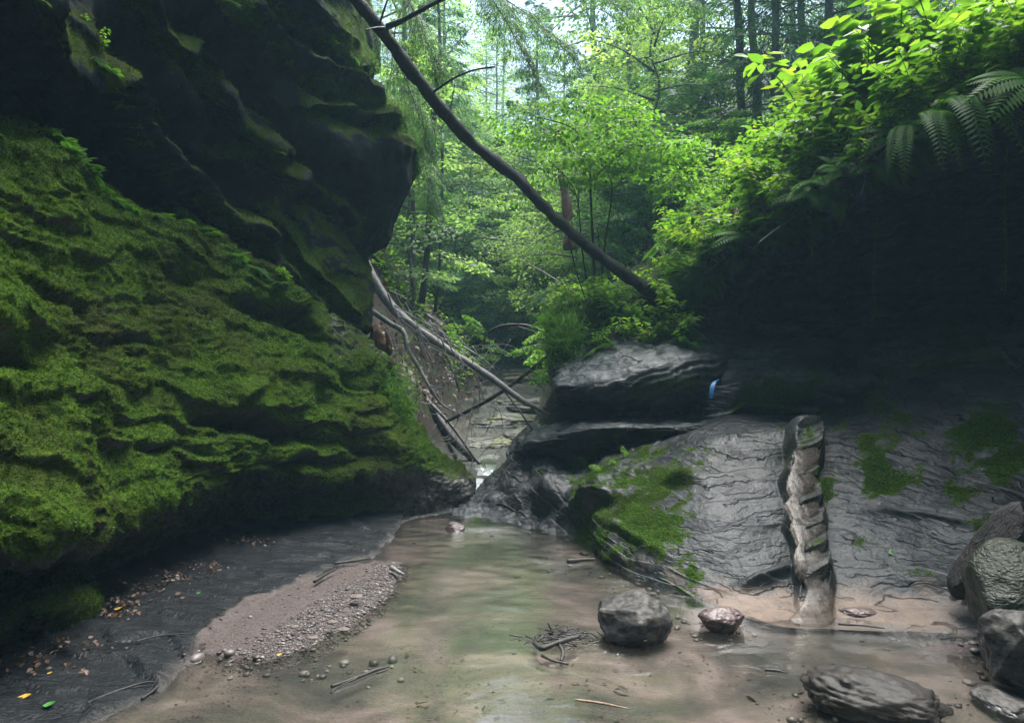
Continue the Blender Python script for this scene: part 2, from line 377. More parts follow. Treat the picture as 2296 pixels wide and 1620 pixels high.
def ground_z(X, Y, full=False):
    sh = X.shape; X = X.ravel(); Y = Y.ravel(); q = np.stack([X, Y, 0*X], 1)
    bed = -.05+.018*fbm(q*1.6, 3)+.006*fbm(q*7, 2)
    ex = np.interp(Y, EY, EX); dl = ex-X+.05*fbm(q*3, 3)                # >0 on the left shelf
    shelf = .010+.055*np.clip(dl, 0, 3)+.012*fbm(q*np.array([2, 7, 1.]), 4)+.034*strata(q, (.5, 1, 0), 3.4, .9, 1.2, .1)+.006*fbm(q*np.array([4, 16, 1.]), 3)
    ms = sstep(-.10, .06, dl)*(1-sstep(7.1, 7.6, Y))
    z = bed*(1-ms)+shelf*ms
    sb = sdf_poly(X, Y, BAR)+.045*fbm(q*6, 4)
    mb = 1-sstep(-.05, .035, sb)
    z = np.maximum(z, -.05+mb*(.056+.022*sstep(.02, .35, -sb))+.004*fbm(q*22, 2)*mb)
    b2 = np.exp(-(((X-2.35)/.32)**2+((Y-3.55)/.11)**2)); z = np.maximum(z, -.06+.085*b2)
    # little sand tongue in front of camera
    # the valley beyond
    zc = np.interp(Y, ZY, ZZ); xc = np.interp(Y, XY, XX)
    w = np.interp(Y, [7, 8.5, 12, 18, 30], [.30, .30, .55, .8, 1.5])
    q2 = np.stack([X*.9, Y*.9, 0*X+3], 1)
    wob = .35*fbm(q2*.7, 3); e = np.abs(X-xc)-w+wob*.6
    sl = np.where(X < xc, 1.35, 1.65)
    rise = np.where(e > 0, sl*np.minimum(e, 2.6)+.42*np.clip(e-2.6, 0, 40), 0)
    zf = zc+rise+.10*fbm(q*2.2, 4)*sstep(0, .8, e)+.03*fbm(q*3, 3)
    ter = .14*np.floor(zf/.14)+.14*sstep(.0, .35, (zf/.14) % 1)
    near_ter = (1-sstep(0.0, .25, e))*sstep(10, 11, Y)*(1-sstep(17, 18, Y))
    zf = zf*(1-near_ter)+ter*near_ter
    mf = sstep(7.2, 8.3, Y); rise_k = 1-(1-sstep(9.6, 12.5, Y))*sstep(.9, 1.4, X)
    zf = zc+(zf-zc)*rise_k
    side = np.where(X < 0, np.clip(-X-5.2, 0, 3)*1.8, np.clip(X-7.0, 0, 3.4)*2.2)
    side = side+.35*np.clip(np.abs(X)-9, 0, 30)
    side = side+(1-sstep(.6, 1.6, Y))*np.clip(np.abs(X)-3.0, 0, 2.6)*2.4
    back = np.clip(-3.5-Y, 0, 12)*.8
    z = (z+side+back)*(1-mf)+mf*np.maximum(zf, zc+side*(1-sstep(9, 14, Y)))
    if not full: return z.reshape(sh)
    at = dict(slate=ms*(1-mb), sand=np.maximum(mb, sstep(.3, .7, b2)), soil=np.clip(mf*np.maximum(sstep(-.05, .35, e), sstep(16, 18, Y))+sstep(.05, .3, side), 0, 1), rockm=mf*(1-sstep(-.05, .35, e))*(1-sstep(16, 18, Y)))
    return z.reshape(sh), at
def make_ground():
    xs = np.concatenate([-4.2-np.geomspace(.05, 75, 60)[::-1], np.arange(-4.2, 4.4, .021), 4.4+np.geomspace(.05, 75, 60)])
    ys = np.concatenate([np.linspace(-40, 1.6, 50)[:-1], np.arange(1.6, 8, .02), np.arange(8, 20, .06), 20+np.geomspace(.1, 90, 70)])
    X, Y = np.meshgrid(xs, ys); Z, at = ground_z(X, Y, True)
    V = np.stack([X, Y, Z], -1).reshape(-1, 3)
    me = mesh_np('ground', V, grid_faces(len(ys), len(xs)), True, at)
    tag(link('ground', me, M['ground']), kind='structure')
make_ground()
def gz(x, y): return float(ground_z(np.array([x]), np.array([y]))[0])

# water sheet
def make_water():
    xs = np.arange(-2.6, 4.6, .03); ys = np.concatenate([np.arange(-3, 2, .3), np.arange(2, 7.75, .03)])
    X, Y = np.meshgrid(xs, ys); Z = X*0
    U, V = proj(np.stack([X, Y, Z], -1))
    foam_sparkle = .26*blob(U, V, 1120, 1205, 150, 20, 3)+.22*blob(U, V, 1090, 1185, 120, 10, 0)+.2*blob(U, V, 1330, 1330, 160, 12, 12)+.32*np.exp(-(line_dist(U, V, [(900, 1170), (935, 1158), (1010, 1146), (1045, 1128)])/5)**2)  # white flecks: foam, plus the sparkle of ripples put in as colour
    foam_sparkle += .24*blob(U, V, 1080, 1340, 110, 9, -6)+.3*blob(U, V, 1210, 1260, 60, 10, 10)
    foam_sparkle += .33*np.exp(-(line_dist(U, V, [(1850, 1595), (1900, 1625), (1990, 1640)])/4)**2)*2
    rip = .12+blob(U, V, 1110, 1220, 260, 50, 3)+.7*blob(U, V, 1120, 1350, 250, 60, -5)+.5*blob(U, V, 1830, 1420, 150, 30)
    Pq = np.stack([X, Y, Z], -1).reshape(-1, 3)
    Z = Z+(.0035*fbm(Pq*np.array([5, 9, 1.]), 3)).reshape(X.shape)*(.4+rip)
    me = mesh_np('creek_water', np.stack([X, Y, Z], -1).reshape(-1, 3), grid_faces(len(ys), len(xs)), True, {'foam_sparkle': foam_sparkle, 'ripple': np.clip(rip, 0, 1)})
    tag(link('water', me, M['water']), kind='structure')
    # the chute between the rocks
    c = [P(1100, 1022, 9.2), P(1090, 1040, 8.6), P(1085, 1058, 8.25), P(1068, 1080, 7.95), P(1058, 1098, 7.7), P(1042, 1118, 7.45), P(1000, 1140, 7.05), P(950, 1152, 6.75)]
    wd = [.12, .14, .12, .09, .08, .09, .16, .2]
    t = np.linspace(0, len(c)-1, 120); C = cr(np.array(c), t); W = np.interp(t, range(len(wd)), wd)
    T = np.gradient(C, axis=0); S = np.cross(T, [0, 0, 1.]); S /= np.linalg.norm(S, axis=1)[:, None]
    k = np.linspace(-1, 1, 16)
    A = C[:, None]+S[:, None]*(W[:, None]*k[None])[..., None]; A[..., 2] += .02-.02*k[None]**2
    A[..., 2] += (.016*fbm(A.reshape(-1, 3)*9, 3)).reshape(A.shape[:2])
    fo = np.interp(t, [0, 1, 2, 3, 4, 5, 5.6, 7], [.4, .25, .45, .6, .6, .4, .2, .0])[:, None]+0*k
    me = mesh_np('cascade', A.reshape(-1, 3), grid_faces(len(t), 16), True, {'foam_sparkle': fo, 'ripple': fo*0+.9})
    tag(link('cascade_water', me, M['water']), kind='structure')
make_water()

# ---------------------------------------------------------------- rock surfaces
def rock_loft(name, rows, mat, disp, moss, tan=None, dark=None, res=3.2, rt=.5, flip=False, carve=None, kind='structure', maxseg=170):
    ctrl = [[P(*p) for p in r] for r in rows]
    A, tr, tc = loft_surface(ctrl, res, rt, .5, maxseg)
    sgn = -1 if flip else 1
    N = normals(A)*sgn
    sh = A.shape[:2]; q = A.reshape(-1, 3)
    U, V = proj(A)
    d = disp(q, U.ravel(), V.ravel()).reshape(sh)
    A = A+N*d[..., None]
    if carve is not None:
        A = carve(A, N, U, V)
    N2 = normals(A)*sgn
    f2 = .5*fbm(A.reshape(-1, 3)*16, 3).reshape(sh)
    U, V = proj(A)
    at = {'moss': np.clip(moss(A, N2, U, V), 0, 1.2), 'tan': np.clip(tan(A, N2, U, V), 0, 1) if tan else U*0, 'algae': np.clip(dark(A, N2, U, V), 0, 1) if dark else U*0}
    me = mesh_np(name, A.reshape(-1, 3), grid_faces(*sh, flip=flip), True, at)
    o = link(name, me, mat); tag(o, kind=kind)
    return o, A, N2, at['moss'], tr, tc

# lower left wall, thick with moss, undercut along the creek
ML = [  # columns, bottom -> top
 [(-520, 1790, 2.35), (-480, 1600, 2.3), (-420, 1400, 2.3), (-480, 1300, 2.0), (-480, 1050, 2.1), (-470, 800, 2.3), (-460, 550, 2.6), (-440, 300, 2.9), (-600, 300, 3.6)],
 [(-100, 1520, 3.25), (-90, 1420, 3.0), (-100, 1310, 3.25), (-110, 1235, 2.6), (-110, 1050, 2.7), (-110, 800, 2.9), (-110, 520, 3.2), (-110, 255, 3.6), (-300, 290, 4.4)],
 [(20, 1450, 3.6), (30, 1375, 3.4), (20, 1290, 3.7), (0, 1228, 2.95), (0, 1050, 3.0), (0, 800, 3.25), (0, 520, 3.6), (0, 270, 4.0), (-200, 300, 4.8)],
 [(165, 1400, 3.9), (160, 1345, 3.75), (165, 1265, 4.1), (160, 1215, 3.35), (150, 1060, 3.4), (150, 820, 3.7), (150, 560, 4.1), (150, 325, 4.5), (0, 340, 5.3)],
 [(290, 1295, 4.75), (300, 1262, 4.95), (300, 1215, 4.95), (285, 1178, 4.0), (290, 1020, 4.05), (290, 840, 4.3), (300, 640, 4.75), (310, 470, 5.2), (200, 470, 6.0)],
 [(450, 1240, 5.3), (455, 1205, 5.6), (455, 1155, 5.6), (440, 1108, 4.75), (450, 1000, 4.8), (450, 860, 5.0), (460, 680, 5.45), (465, 505, 5.9), (380, 500, 6.8)],
 [(590, 1200, 5.85), (600, 1170, 6.1), (600, 1120, 6.1), (600, 1068, 5.4), (600, 980, 5.45), (600, 870, 5.6), (595, 730, 6.0), (590, 600, 6.3), (530, 600, 7.2)],
 [(720, 1180, 6.2), (725, 1150, 6.35), (725, 1110, 6.35), (730, 1068, 5.95), (730, 990, 5.95), (730, 890, 6.1), (720, 780, 6.4), (705, 675, 6.7), (680, 690, 7.6)],
 [(860, 1152, 6.72), (860, 1125, 6.8), (860, 1090, 6.7), (865, 1050, 6.45), (860, 990, 6.45), (855, 920, 6.6), (845, 850, 6.8), (825, 760, 7.1), (790, 760, 8)],
 [(960, 1145, 6.9), (968, 1115, 6.85), (968, 1080, 6.85), (955, 1035, 6.9), (930, 980, 7.0), (900, 920, 7.15), (872, 860, 7.3), (850, 800, 7.5), (820, 790, 8.3)],
 [(1040, 1128, 7.2), (1046, 1095, 7.3), (1025, 1058, 7.45), (985, 1025, 7.6), (948, 970, 7.7), (912, 912, 7.8), (882, 860, 7.9), (856, 810, 8.1), (830, 800, 8.8)],
 [(1035, 1105, 8.2), (1040, 1085, 8.2), (1015, 1060, 8.4), (975, 1030, 8.6), (935, 985, 8.7), (900, 930, 8.8), (870, 870, 8.9), (850, 820, 9.1), (820, 800, 9.6)],
]
ML = [list(r) for r in zip(*ML)]
def ml_disp(q, U, V):
    st = strata(q, (-.25, .15, 1), 3.6, 1.1, .9, .22)
    fine = strata(q, (-.3, .2, 1), 13, 1.3, 2.2, .25)
    m = sstep(850, 1040, U+(V-800)*.2)
    return .12*fbm(q*1.1+5, 3)+.055*(st-.45)*(1-.5*m)+(.034*(fine-.4)+.010*(strata(q, (-.3, .2, 1), 31, 1.6, 3.2, .2)-.4))*(1-.5*m)*sstep(-.35, .55, fbm(q*1.3+21, 3))+.035*(ridged(q*2.2, 3)-.6)+.018*fbm(q*7, 3)+.014*fbm(q*19, 3)+.006*fbm(q*48, 2)
def ml_carve(A, N, U, V):
    c = 0
    for (u, v, ru, rv, rot, dp) in ((60, 790, 120, 45, 4, .22), (520, 945, 60, 16, 5, .16), (620, 965, 90, 20, 12, .22), (590, 705, 70, 18, 20, .18), (690, 720, 50, 22, 30, .2), (730, 880, 25, 22, 0, .12), (820, 860, 40, 16, 20, .12),
                                    (330, 770, 120, 12, 12, .07), (110, 640, 90, 10, 35, .06), (690, 1040, 100, 14, -8, .12), (380, 1000, 90, 10, 8, .06), (100, 1290, 200, 30, 0, .1), (440, 620, 60, 30, 30, .08), (200, 690, 50, 14, 60, .08), (800, 1000, 60, 10, 20, .06)):
        wob = 22*perlin(A.reshape(-1, 3)*3.1+u).reshape(U.shape)
        c = c+1.5*dp*blob(U+wob, V+wob, u, v, ru, rv, rot)
    return A-N*c[..., None]
def ml_moss(A, N, U, V):
    n = fbm(A.reshape(-1, 3)*1.7, 3).reshape(U.shape)
    m = .95+.35*N[..., 2]+.25*n
    m -= 1.3*sstep(-.5, -.85, N[..., 2])
    m -= .8*sstep(1010, 1090, V)*sstep(790, 900, U)
    m -= .5*sstep(640, 700, V)*(1-sstep(780, 850, V))*sstep(700, 760, U)
    return m
_, MLA, MLN, MLm, _, _ = rock_loft('mossy_rock_wall', ML, M['cliff_moss'], ml_disp, ml_moss, None, res=2.6, carve=ml_carve, flip=False)
# dark overhanging cliff above it: shingled ledges running down to the right
UL = [
 [(-420, 420, 4.0), (-20, 360, 5.1), (200, 470, 5.8), (400, 560, 6.7), (560, 650, 7.2), (690, 750, 7.5), (790, 800, 7.9), (850, 780, 8.4), (800, 790, 10)],
 [(-420, 150, 3.9), (0, 200, 5.0), (210, 360, 5.6), (400, 490, 6.4), (560, 600, 7.1), (690, 730, 7.4), (780, 770, 7.7), (845, 765, 8.3), (800, 780, 10)],
 [(-400, -480, 2.7), (60, -30, 3.7), (215, 125, 4.5), (325, 345, 5.35), (470, 478, 6.2), (600, 575, 6.85), (705, 690, 7.2), (762, 745, 7.5), (835, 742, 8.3)],
 [(-400, -510, 2.75), (80, -45, 3.75), (240, 115, 4.6), (338, 325, 5.5), (495, 468, 6.35), (615, 560, 6.95), (720, 665, 7.15), (790, 725, 7.45), (838, 735, 8.1)],
 [(-380, -530, 2.95), (110, -60, 4.0), (265, 105, 4.9), (360, 320, 5.8), (510, 452, 6.6), (630, 545, 7.1), (730, 640, 7.15), (810, 690, 7.45), (839, 690, 8.1)],
 [(-330, -700, 2.9), (150, -220, 4.0), (330, 30, 4.8), (420, 210, 5.5), (530, 330, 6.1), (640, 440, 6.6), (740, 560, 7.0), (815, 620, 7.4), (836, 640, 8.0)],
 [(-300, -760, 2.7), (190, -300, 3.8), (345, 0, 4.6), (455, 185, 5.35), (570, 310, 5.9), (665, 400, 6.35), (750, 490, 6.8), (800, 560, 7.2), (826, 576, 7.9)],
 [(-300, -780, 2.8), (200, -310, 3.9), (360, -10, 4.75), (470, 175, 5.5), (590, 300, 6.0), (690, 380, 6.4), (790, 450, 6.8), (850, 500, 7.2), (872, 535, 7.9)],
 [(-260, -860, 2.75), (240, -420, 3.8), (400, -120, 4.65), (510, 80, 5.3), (620, 220, 5.8), (720, 310, 6.15), (820, 390, 6.6), (900, 425, 7.1), (920, 410, 7.9)],
 [(-240, -940, 2.6), (280, -500, 3.6), (430, -200, 4.4), (530, 25, 5.1), (620, 130, 5.6), (720, 220, 6.0), (820, 290, 6.45), (925, 330, 6.95), (946, 325, 7.8)],
 [(-240, -960, 2.7), (290, -515, 3.75), (445, -215, 4.6), (545, 5, 5.3), (640, 110, 5.8), (735, 190, 6.2), (835, 245, 6.6), (900, 280, 7.1), (915, 265, 8.0)],
 [(-200, -980, 2.95), (320, -530, 4.05), (470, -235, 4.9), (575, -10, 5.6), (670, 90, 6.1), (755, 165, 6.5), (820, 210, 6.9), (850, 225, 7.4), (870, 225, 8.3)],
 [(-180, -1100, 2.9), (350, -640, 3.9), (500, -350, 4.7), (600, -90, 5.3), (690, 30, 5.8), (760, 100, 6.2), (800, 150, 6.6), (825, 180, 7.1), (840, 180, 8.2)],
 [(-150, -1180, 2.8), (380, -700, 3.8), (530, -400, 4.5), (620, -130, 5.1), (710, 0, 5.6), (770, 60, 6.0), (810, 95, 6.4), (832, 120, 6.9), (845, 110, 8.2)],
 [(-150, -1200, 3.0), (400, -720, 4.0), (550, -420, 4.7), (650, -150, 5.4), (730, -25, 5.9), (780, 30, 6.3), (800, 50, 6.7), (822, 60, 7.1), (840, 50, 8.4)],
 [(-100, -1400, 2.8), (450, -900, 3.8), (600, -600, 4.6), (680, -330, 5.2), (740, -200, 5.7), (770, -110, 6.1), (790, -60, 6.6), (805, -30, 7.1), (820, -40, 8.4)],
 [(-100, -1700, 2.8), (450, -1200, 3.9), (600, -900, 4.8), (680, -600, 5.4), (730, -420, 6), (750, -300, 6.5), (770, -250, 7.1), (790, -220, 7.6), (800, -220, 8.9)],
 [(-300, -1900, 3.4), (300, -1500, 5), (450, -1200, 6), (550, -900, 6.8), (600, -650, 7.4), (640, -500, 8), (680, -400, 8.6), (720, -350, 9), (760, -330, 10)],
]
for _i, _r in enumerate(UL):
    _k = 1+.17*float(sstep(3, 8, _i)); UL[_i] = [(a, b, c*_k) for a, b, c in _r]
def ul_disp(q, U, V):
    st = strata(q, (-.75, .35, 1), 2.6, .8, .8, .2)
    return .10*fbm(q*1.2+2, 3)+.04*(st-.4)+.03*(ridged(q*1.6, 2)-.6)+.010*fbm(q*9, 3)+.004*fbm(q*30, 2)
L1 = [(100, -10), (150, 80), (240, 150), (300, 290), (335, 345), (480, 470), (600, 570)]
L3 = [(500, -20), (590, 90), (690, 170), (770, 210), (850, 235)]
L4 = [(610, 0), (680, 60), (770, 110), (830, 150)]
L5 = [(455, 352), (540, 345), (590, 352), (640, 392), (720, 440), (790, 500)]
L6 = [(600, 470), (650, 520), (700, 600), (760, 690), (800, 720)]
L7 = [(700, 235), (780, 250), (860, 262), (930, 280)]
L2 = [(300, -30), (340, 60), (450, 150), (460, 200), (560, 300), (640, 360)]
def ul_moss(A, N, U, V):
    n = fbm(A.reshape(-1, 3)*3, 3).reshape(U.shape)
    lm = 0
    for L, k in ((L1, .8), (L3, .85), (L4, .6), (L2, .55), (L5, .35), (L6, .4), (L7, .5)):
        lm = lm+1.35*k*np.exp(-((line_dist(U, V-4, L))/24)**2)
    up = sstep(.0, .55, N[..., 2])
    m = .12+.25*n+.65*up
    for L, k, w in ((L1, .55, 16), (L3, .6, 18), (L4, .35, 14), (L2, .4, 12)):
        m = m+k*np.exp(-(line_dist(U, V, L)/w)**2)*(.6+.8*n)
    m = m+lm*(.75+.7*n)+.5*blob(U, V, 800, 60, 60, 90)+.5*blob(U, V, 560, 0, 50, 40)
    m = m+.35*blob(U, V, 700, 620, 110, 60, 50)+.3*blob(U, V, 790, 660, 50, 80, 0)
    return m
def ul_carve(A, N, U, V):
    c = 0
    wob = 14*fbm(A.reshape(-1, 3)*1.8, 4).reshape(U.shape)
    for L, a, fade in ((L1, .26, 130), (L3, .22, 110), (L4, .16, 60), (L2, .17, 90), (L5, .12, 90), (L6, .14, 60), (L7, .12, 60)):
        x = np.array([p[0] for p in L]); y = np.array([p[1] for p in L]); s = V-np.interp(U, x, y)+wob
        ext = sstep(x[0]-60, x[0]+10, U)*(1-sstep(x[-1]-30, x[-1]+25, U))
        f = np.where(s < 0, sstep(-34, -2, s), 1-1.75*sstep(0, 9, s))
        f = np.where(s > 9, -.75*(1-sstep(9, fade, s)), f)
        c = c+a*ext*f
    return A+N*c[..., None]
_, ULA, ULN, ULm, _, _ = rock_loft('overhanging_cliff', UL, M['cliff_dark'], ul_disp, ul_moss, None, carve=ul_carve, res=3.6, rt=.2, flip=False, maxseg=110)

# right bank slab with the water groove
RA = [
 [(1005, 1156, 6.65), (1030, 1130, 7.0), (1050, 1105, 7.3), (1078, 1080, 7.7), (1102, 1055, 8.0), (1122, 1035, 8.3), (1140, 1010, 8.8), (1150, 990, 9.5)],
 [(1130, 1168, 6.42), (1135, 1145, 6.65), (1140, 1118, 6.8), (1150, 1090, 7.0), (1160, 1055, 7.3), (1175, 1010, 7.6), (1190, 985, 8), (1200, 960, 8.6)],
 [(1290, 1210, 5.75), (1285, 1182, 5.9), (1278, 1150, 6.05), (1272, 1118, 6.2), (1272, 1092, 6.4), (1282, 1068, 6.6), (1300, 1030, 7.2), (1300, 990, 8.0)],
 [(1370, 1268, 5.0), (1355, 1225, 5.15), (1340, 1175, 5.4), (1330, 1130, 5.7), (1330, 1082, 5.95), (1345, 1042, 6.25), (1370, 1010, 6.8), (1380, 975, 7.7)],
 [(1475, 1312, 4.58), (1462, 1260, 4.72), (1455, 1200, 4.95), (1450, 1130, 5.3), (1442, 1065, 5.65), (1455, 1003, 6.1), (1470, 975, 6.7), (1480, 950, 7.5)],
 [(1610, 1365, 4.15), (1605, 1318, 4.35), (1600, 1245, 4.58), (1595, 1145, 4.93), (1595, 1050, 5.35), (1600, 962, 5.85), (1600, 940, 6.6), (1600, 918, 7.3)],
 [(1740, 1400, 3.90), (1740, 1345, 4.18), (1740, 1258, 4.45), (1738, 1150, 4.80), (1735, 1050, 5.25), (1735, 964, 5.7), (1740, 937, 6.4), (1740, 915, 7.2)],
 [(1860, 1405, 3.88), (1860, 1345, 4.15), (1855, 1255, 4.48), (1850, 1150, 4.85), (1850, 1050, 5.3), (1860, 960, 5.75), (1880, 925, 6.3), (1900, 880, 6.9)],
 [(2010, 1410, 3.84), (2005, 1340, 4.1), (2000, 1240, 4.38), (2000, 1130, 4.7), (2000, 1030, 5.05), (2000, 930, 5.5), (2010, 880, 5.9), (2020, 830, 6.4)],
 [(2170, 1425, 3.75), (2155, 1340, 4.0), (2150, 1220, 4.2), (2150, 1110, 4.45), (2150, 1000, 4.75), (2150, 900, 5.1), (2150, 850, 5.5), (2150, 800, 6.0)],
 [(2340, 1480, 3.45), (2320, 1360, 3.7), (2300, 1220, 3.95), (2300, 1110, 4.15), (2300, 1000, 4.4), (2300, 890, 4.7), (2300, 840, 5.1), (2300, 790, 5.6)],
 [(2700, 1720, 2.55), (2650, 1520, 2.9), (2600, 1300, 3.1), (2600, 1150, 3.3), (2600, 1000, 3.5), (2600, 880, 3.7), (2600, 820, 4.1), (2600, 750, 4.6)],
 [(4200, 2800, 1.2), (4100, 2400, 1.3), (4000, 2000, 1.4), (3900, 1700, 1.5), (3800, 1400, 1.6), (3800, 1200, 1.8), (3800, 900, 2.2), (3800, 700, 2.7)],
]
RA = [r+[(r[-1][0]+6, r[-1][1]-4, r[-1][2]+.9), (r[-1][0]+10, r[-1][1]-2, r[-1][2]+2.2)] for r in RA]
RA = [list(r) for r in zip(*RA)]
GRO = [(1800, 965), (1800, 1020), (1795, 1080), (1805, 1150), (1812, 1220), (1825, 1300), (1832, 1385)]
def ra_disp(q, U, V):
    qq = q*np.array([.55, .8, 1.]); s1 = strata(qq, (-.12, -.15, 1), 12, 1.0, 1.2, .07); s2 = strata(qq, (-.05, -.25, 1), 31, 1.3, 2.0, .10)
    low = sstep(1300, 1370, V)*sstep(1500, 1600, U)
    left = 1-sstep(1380, 1520, U)
    hh = qq@np.array([-.1, -.2, 1.])*17+.9*fbm(qq*1.5+3, 3); fr = np.abs(hh-np.round(hh)); msk = sstep(-.15, .25, fbm(qq*2.2+8, 3))
    crack = -.016*np.exp(-(fr/.06)**2)*msk
    return (.07*fbm(q*.9+9, 3)+.016*(s1-.3)+.5*crack+.004*fbm(q*9, 3)+.03*left*(ridged(q*3, 3)-.5)+.002*fbm(q*32, 2))*(1-.72*low)
def ra_carve(A, N, U, V):
    g = line_dist(U, V, GRO)
    w = 34+8*perlin(A.reshape(-1, 3)*4).reshape(U.shape)
    fade = sstep(955, 985, V)*(1-sstep(1290, 1390, V))
    c = .17*(1-sstep(w*.95, w*1.35, g))*fade
    # small steps inside the groove
    c = c+.085*(((V-985+.25*(U-1800))/57.) % 1-.5)*(1-sstep(w*.7, w*1.1, g))*fade
    for (u, v, ru, rv, rot, dp) in ((1640, 1105, 28, 10, 0, .0), (1530, 1070, 45, 14, 0, .10), (1350, 1110, 40, 12, -10, .12), (1300, 1130, 60, 14, -28, .10), (1420, 1200, 80, 12, 30, .06), (1240, 1100, 40, 24, -25, .2), (1720, 1290, 70, 12, -25, .07), (2050, 1150, 120, 8, 8, .04)):
        c = c+dp*blob(U, V, u, v, ru, rv, rot)
    return A-N*c[..., None]
def ra_moss(A, N, U, V):
    n = fbm(A.reshape(-1, 3)*2.6, 4).reshape(U.shape)
    m = -.12+.5*n+(.58+.5*fbm(A.reshape(-1, 3)*7, 3).reshape(U.shape))*(1-sstep(1500, 1640, U+.35*(V-1100)+150*n))*sstep(1240, 1300, U)*sstep(985, 1010, V)
    for (u, v, ru, rv, rot, k) in ((1350, 1120, 60, 50, 30, .35), (1530, 1060, 80, 40, -10, .4), (1480, 1190, 60, 40, 30, .35), (1320, 1200, 60, 40, 45, .3), (1560, 1290, 60, 50, 20, .55), (1940, 1010, 200, 60, 10, .4), (2150, 1030, 240, 120, 10, .72), (2060, 960, 170, 50, 10, .5), (1900, 1200, 60, 70, 0, .3), (1980, 1080, 120, 60, 8, .45), (2200, 1180, 120, 60, 8, .4), (1650, 1000, 60, 12, 0, .2), (1240, 1030, 80, 50, 0, .4), (1470, 1140, 40, 70, 20, .5), (2100, 1290, 120, 25, 4, .3), (1850, 1120, 15, 130, 5, .5)):
        m = m+k*blob(U, V, u, v, ru, rv, rot)*(.8+.9*n)
    return m
def ra_tan(A, N, U, V):
    n = fbm(A.reshape(-1, 3)*3.3, 3).reshape(U.shape)
    t = sstep(1270, 1345, V+60*n-50*np.exp(-((U-1820)/90)**2))*sstep(1540, 1640, U+40*n)*(1-sstep(2050, 2250, U))
    return np.clip(t+.5*blob(U, V, 1500, 1290, 90, 20, 20)*(n > .0), 0, 1)
_, RAA, RAN, RAm, _, _ = rock_loft('slate_slab', RA, M['slate'], ra_disp, ra_moss, ra_tan,
    dark=lambda A, N, U, V: np.maximum((1-sstep(34, 60, line_dist(U, V, GRO)))*sstep(955, 985, V)*(1-sstep(1300, 1340, V)), .55*blob(U, V, 1700, 1290, 90, 22, -22)+.5*blob(U, V, 1960, 1275, 110, 18, 12)+.5*(1-sstep(1400, 1560, U))*sstep(-.1, .3, fbm(A.reshape(-1, 3)*2+7, 3).reshape(U.shape))), res=2.6, carve=ra_carve, flip=True, maxseg=120)

RB = [
 [(1480, 935, 7.9), (1490, 850, 8.1), (1500, 790, 8.2), (1500, 760, 8.3), (1500, 735, 8.4), (1500, 720, 8.4), (1500, 705, 8.4), (1505, 690, 8.3), (1500, 665, 8.5), (1490, 620, 9.2), (1480, 560, 10.9), (1470, 520, 14.4)],
 [(1590, 925, 6.9), (1600, 850, 7.1), (1610, 780, 7.6), (1620, 730, 8.0), (1620, 690, 8.2), (1620, 650, 8.1), (1610, 620, 7.7), (1600, 595, 7.4), (1590, 570, 7.5), (1580, 520, 8.2), (1570, 470, 10), (1560, 420, 14)],
 [(1710, 910, 6.8), (1715, 840, 7.0), (1720, 770, 7.6), (1730, 700, 8.9), (1730, 630, 9.3), (1720, 580, 8.2), (1700, 545, 7.3), (1690, 515, 6.9), (1680, 490, 7.0), (1680, 430, 7.6), (1680, 385, 9.5), (1680, 330, 13)],
 [(1870, 880, 6.6), (1870, 820, 6.85), (1870, 750, 7.6), (1870, 660, 9.4), (1870, 560, 9.7), (1860, 490, 8.0), (1850, 455, 6.6), (1840, 430, 6.1), (1830, 405, 6.2), (1830, 350, 6.8), (1830, 285, 8.5), (1830, 230, 12)],
 [(2010, 850, 6.1), (2010, 795, 6.5), (2010, 720, 7.4), (2010, 620, 9.6), (2010, 500, 9.8), (2010, 400, 7.7), (2010, 350, 6.0), (2000, 325, 5.5), (2000, 300, 5.6), (2000, 250, 6.1), (2000, 195, 7.8), (2000, 150, 11)],
 [(2150, 815, 5.7), (2150, 760, 6.2), (2150, 690, 7.2), (2150, 580, 9.6), (2150, 440, 9.7), (2150, 330, 7.1), (2150, 290, 5.5), (2150, 270, 4.95), (2150, 245, 5.0), (2150, 195, 5.5), (2150, 130, 7.2), (2150, 90, 10.5)],
 [(2300, 805, 5.3), (2300, 750, 5.9), (2300, 680, 7), (2300, 540, 9.3), (2300, 380, 9.2), (2300, 260, 6.4), (2300, 220, 5), (2300, 190, 4.4), (2300, 165, 4.5), (2300, 120, 5), (2300, 75, 6.8), (2300, 45, 10)],
 [(2650, 770, 4.4), (2700, 700, 5.3), (2700, 600, 6.2), (2700, 450, 7), (2700, 250, 6.5), (2700, 100, 5.2), (2700, 60, 4.2), (2700, 20, 3.5), (2700, 0, 3.6), (2700, -60, 4.1), (2700, -100, 6), (2700, -130, 9)],
 [(3800, 800, 2.6), (3900, 700, 3.2), (4000, 500, 4), (4000, 200, 4.5), (4000, -200, 4), (4000, -500, 3.2), (4000, -700, 2.6), (4000, -800, 2.1), (4000, -850, 2.2), (4000, -900, 2.7), (4000, -1000, 4), (4000, -1300, 7)],
]
RB = [[(r[0][0], r[0][1]+90, r[0][2]+.1)]+r for r in RB]
RB = [list(r) for r in zip(*RB)]
LIP = [(1500, 690), (1600, 590), (1690, 512), (1840, 425), (2000, 320), (2150, 262), (2310, 180)]
def rb_disp(q, U, V):
    lip_y = np.interp(U, [x for x, _ in LIP], [y for _, y in LIP])
    soil = sstep(10, -20, V-lip_y)
    s1 = strata(q, (-.22, -.3, 1), 5, 1.1, .8, .12); s2 = strata(q, (-.22, -.3, 1), 19, 1.3, 1.9, .15)
    return (.08*fbm(q*1.1+4, 3)+.13*(s1-.45)+.010*(s2-.4)+.012*fbm(q*9, 3))*(1-soil)+soil*(.06*fbm(q*2.5, 4))
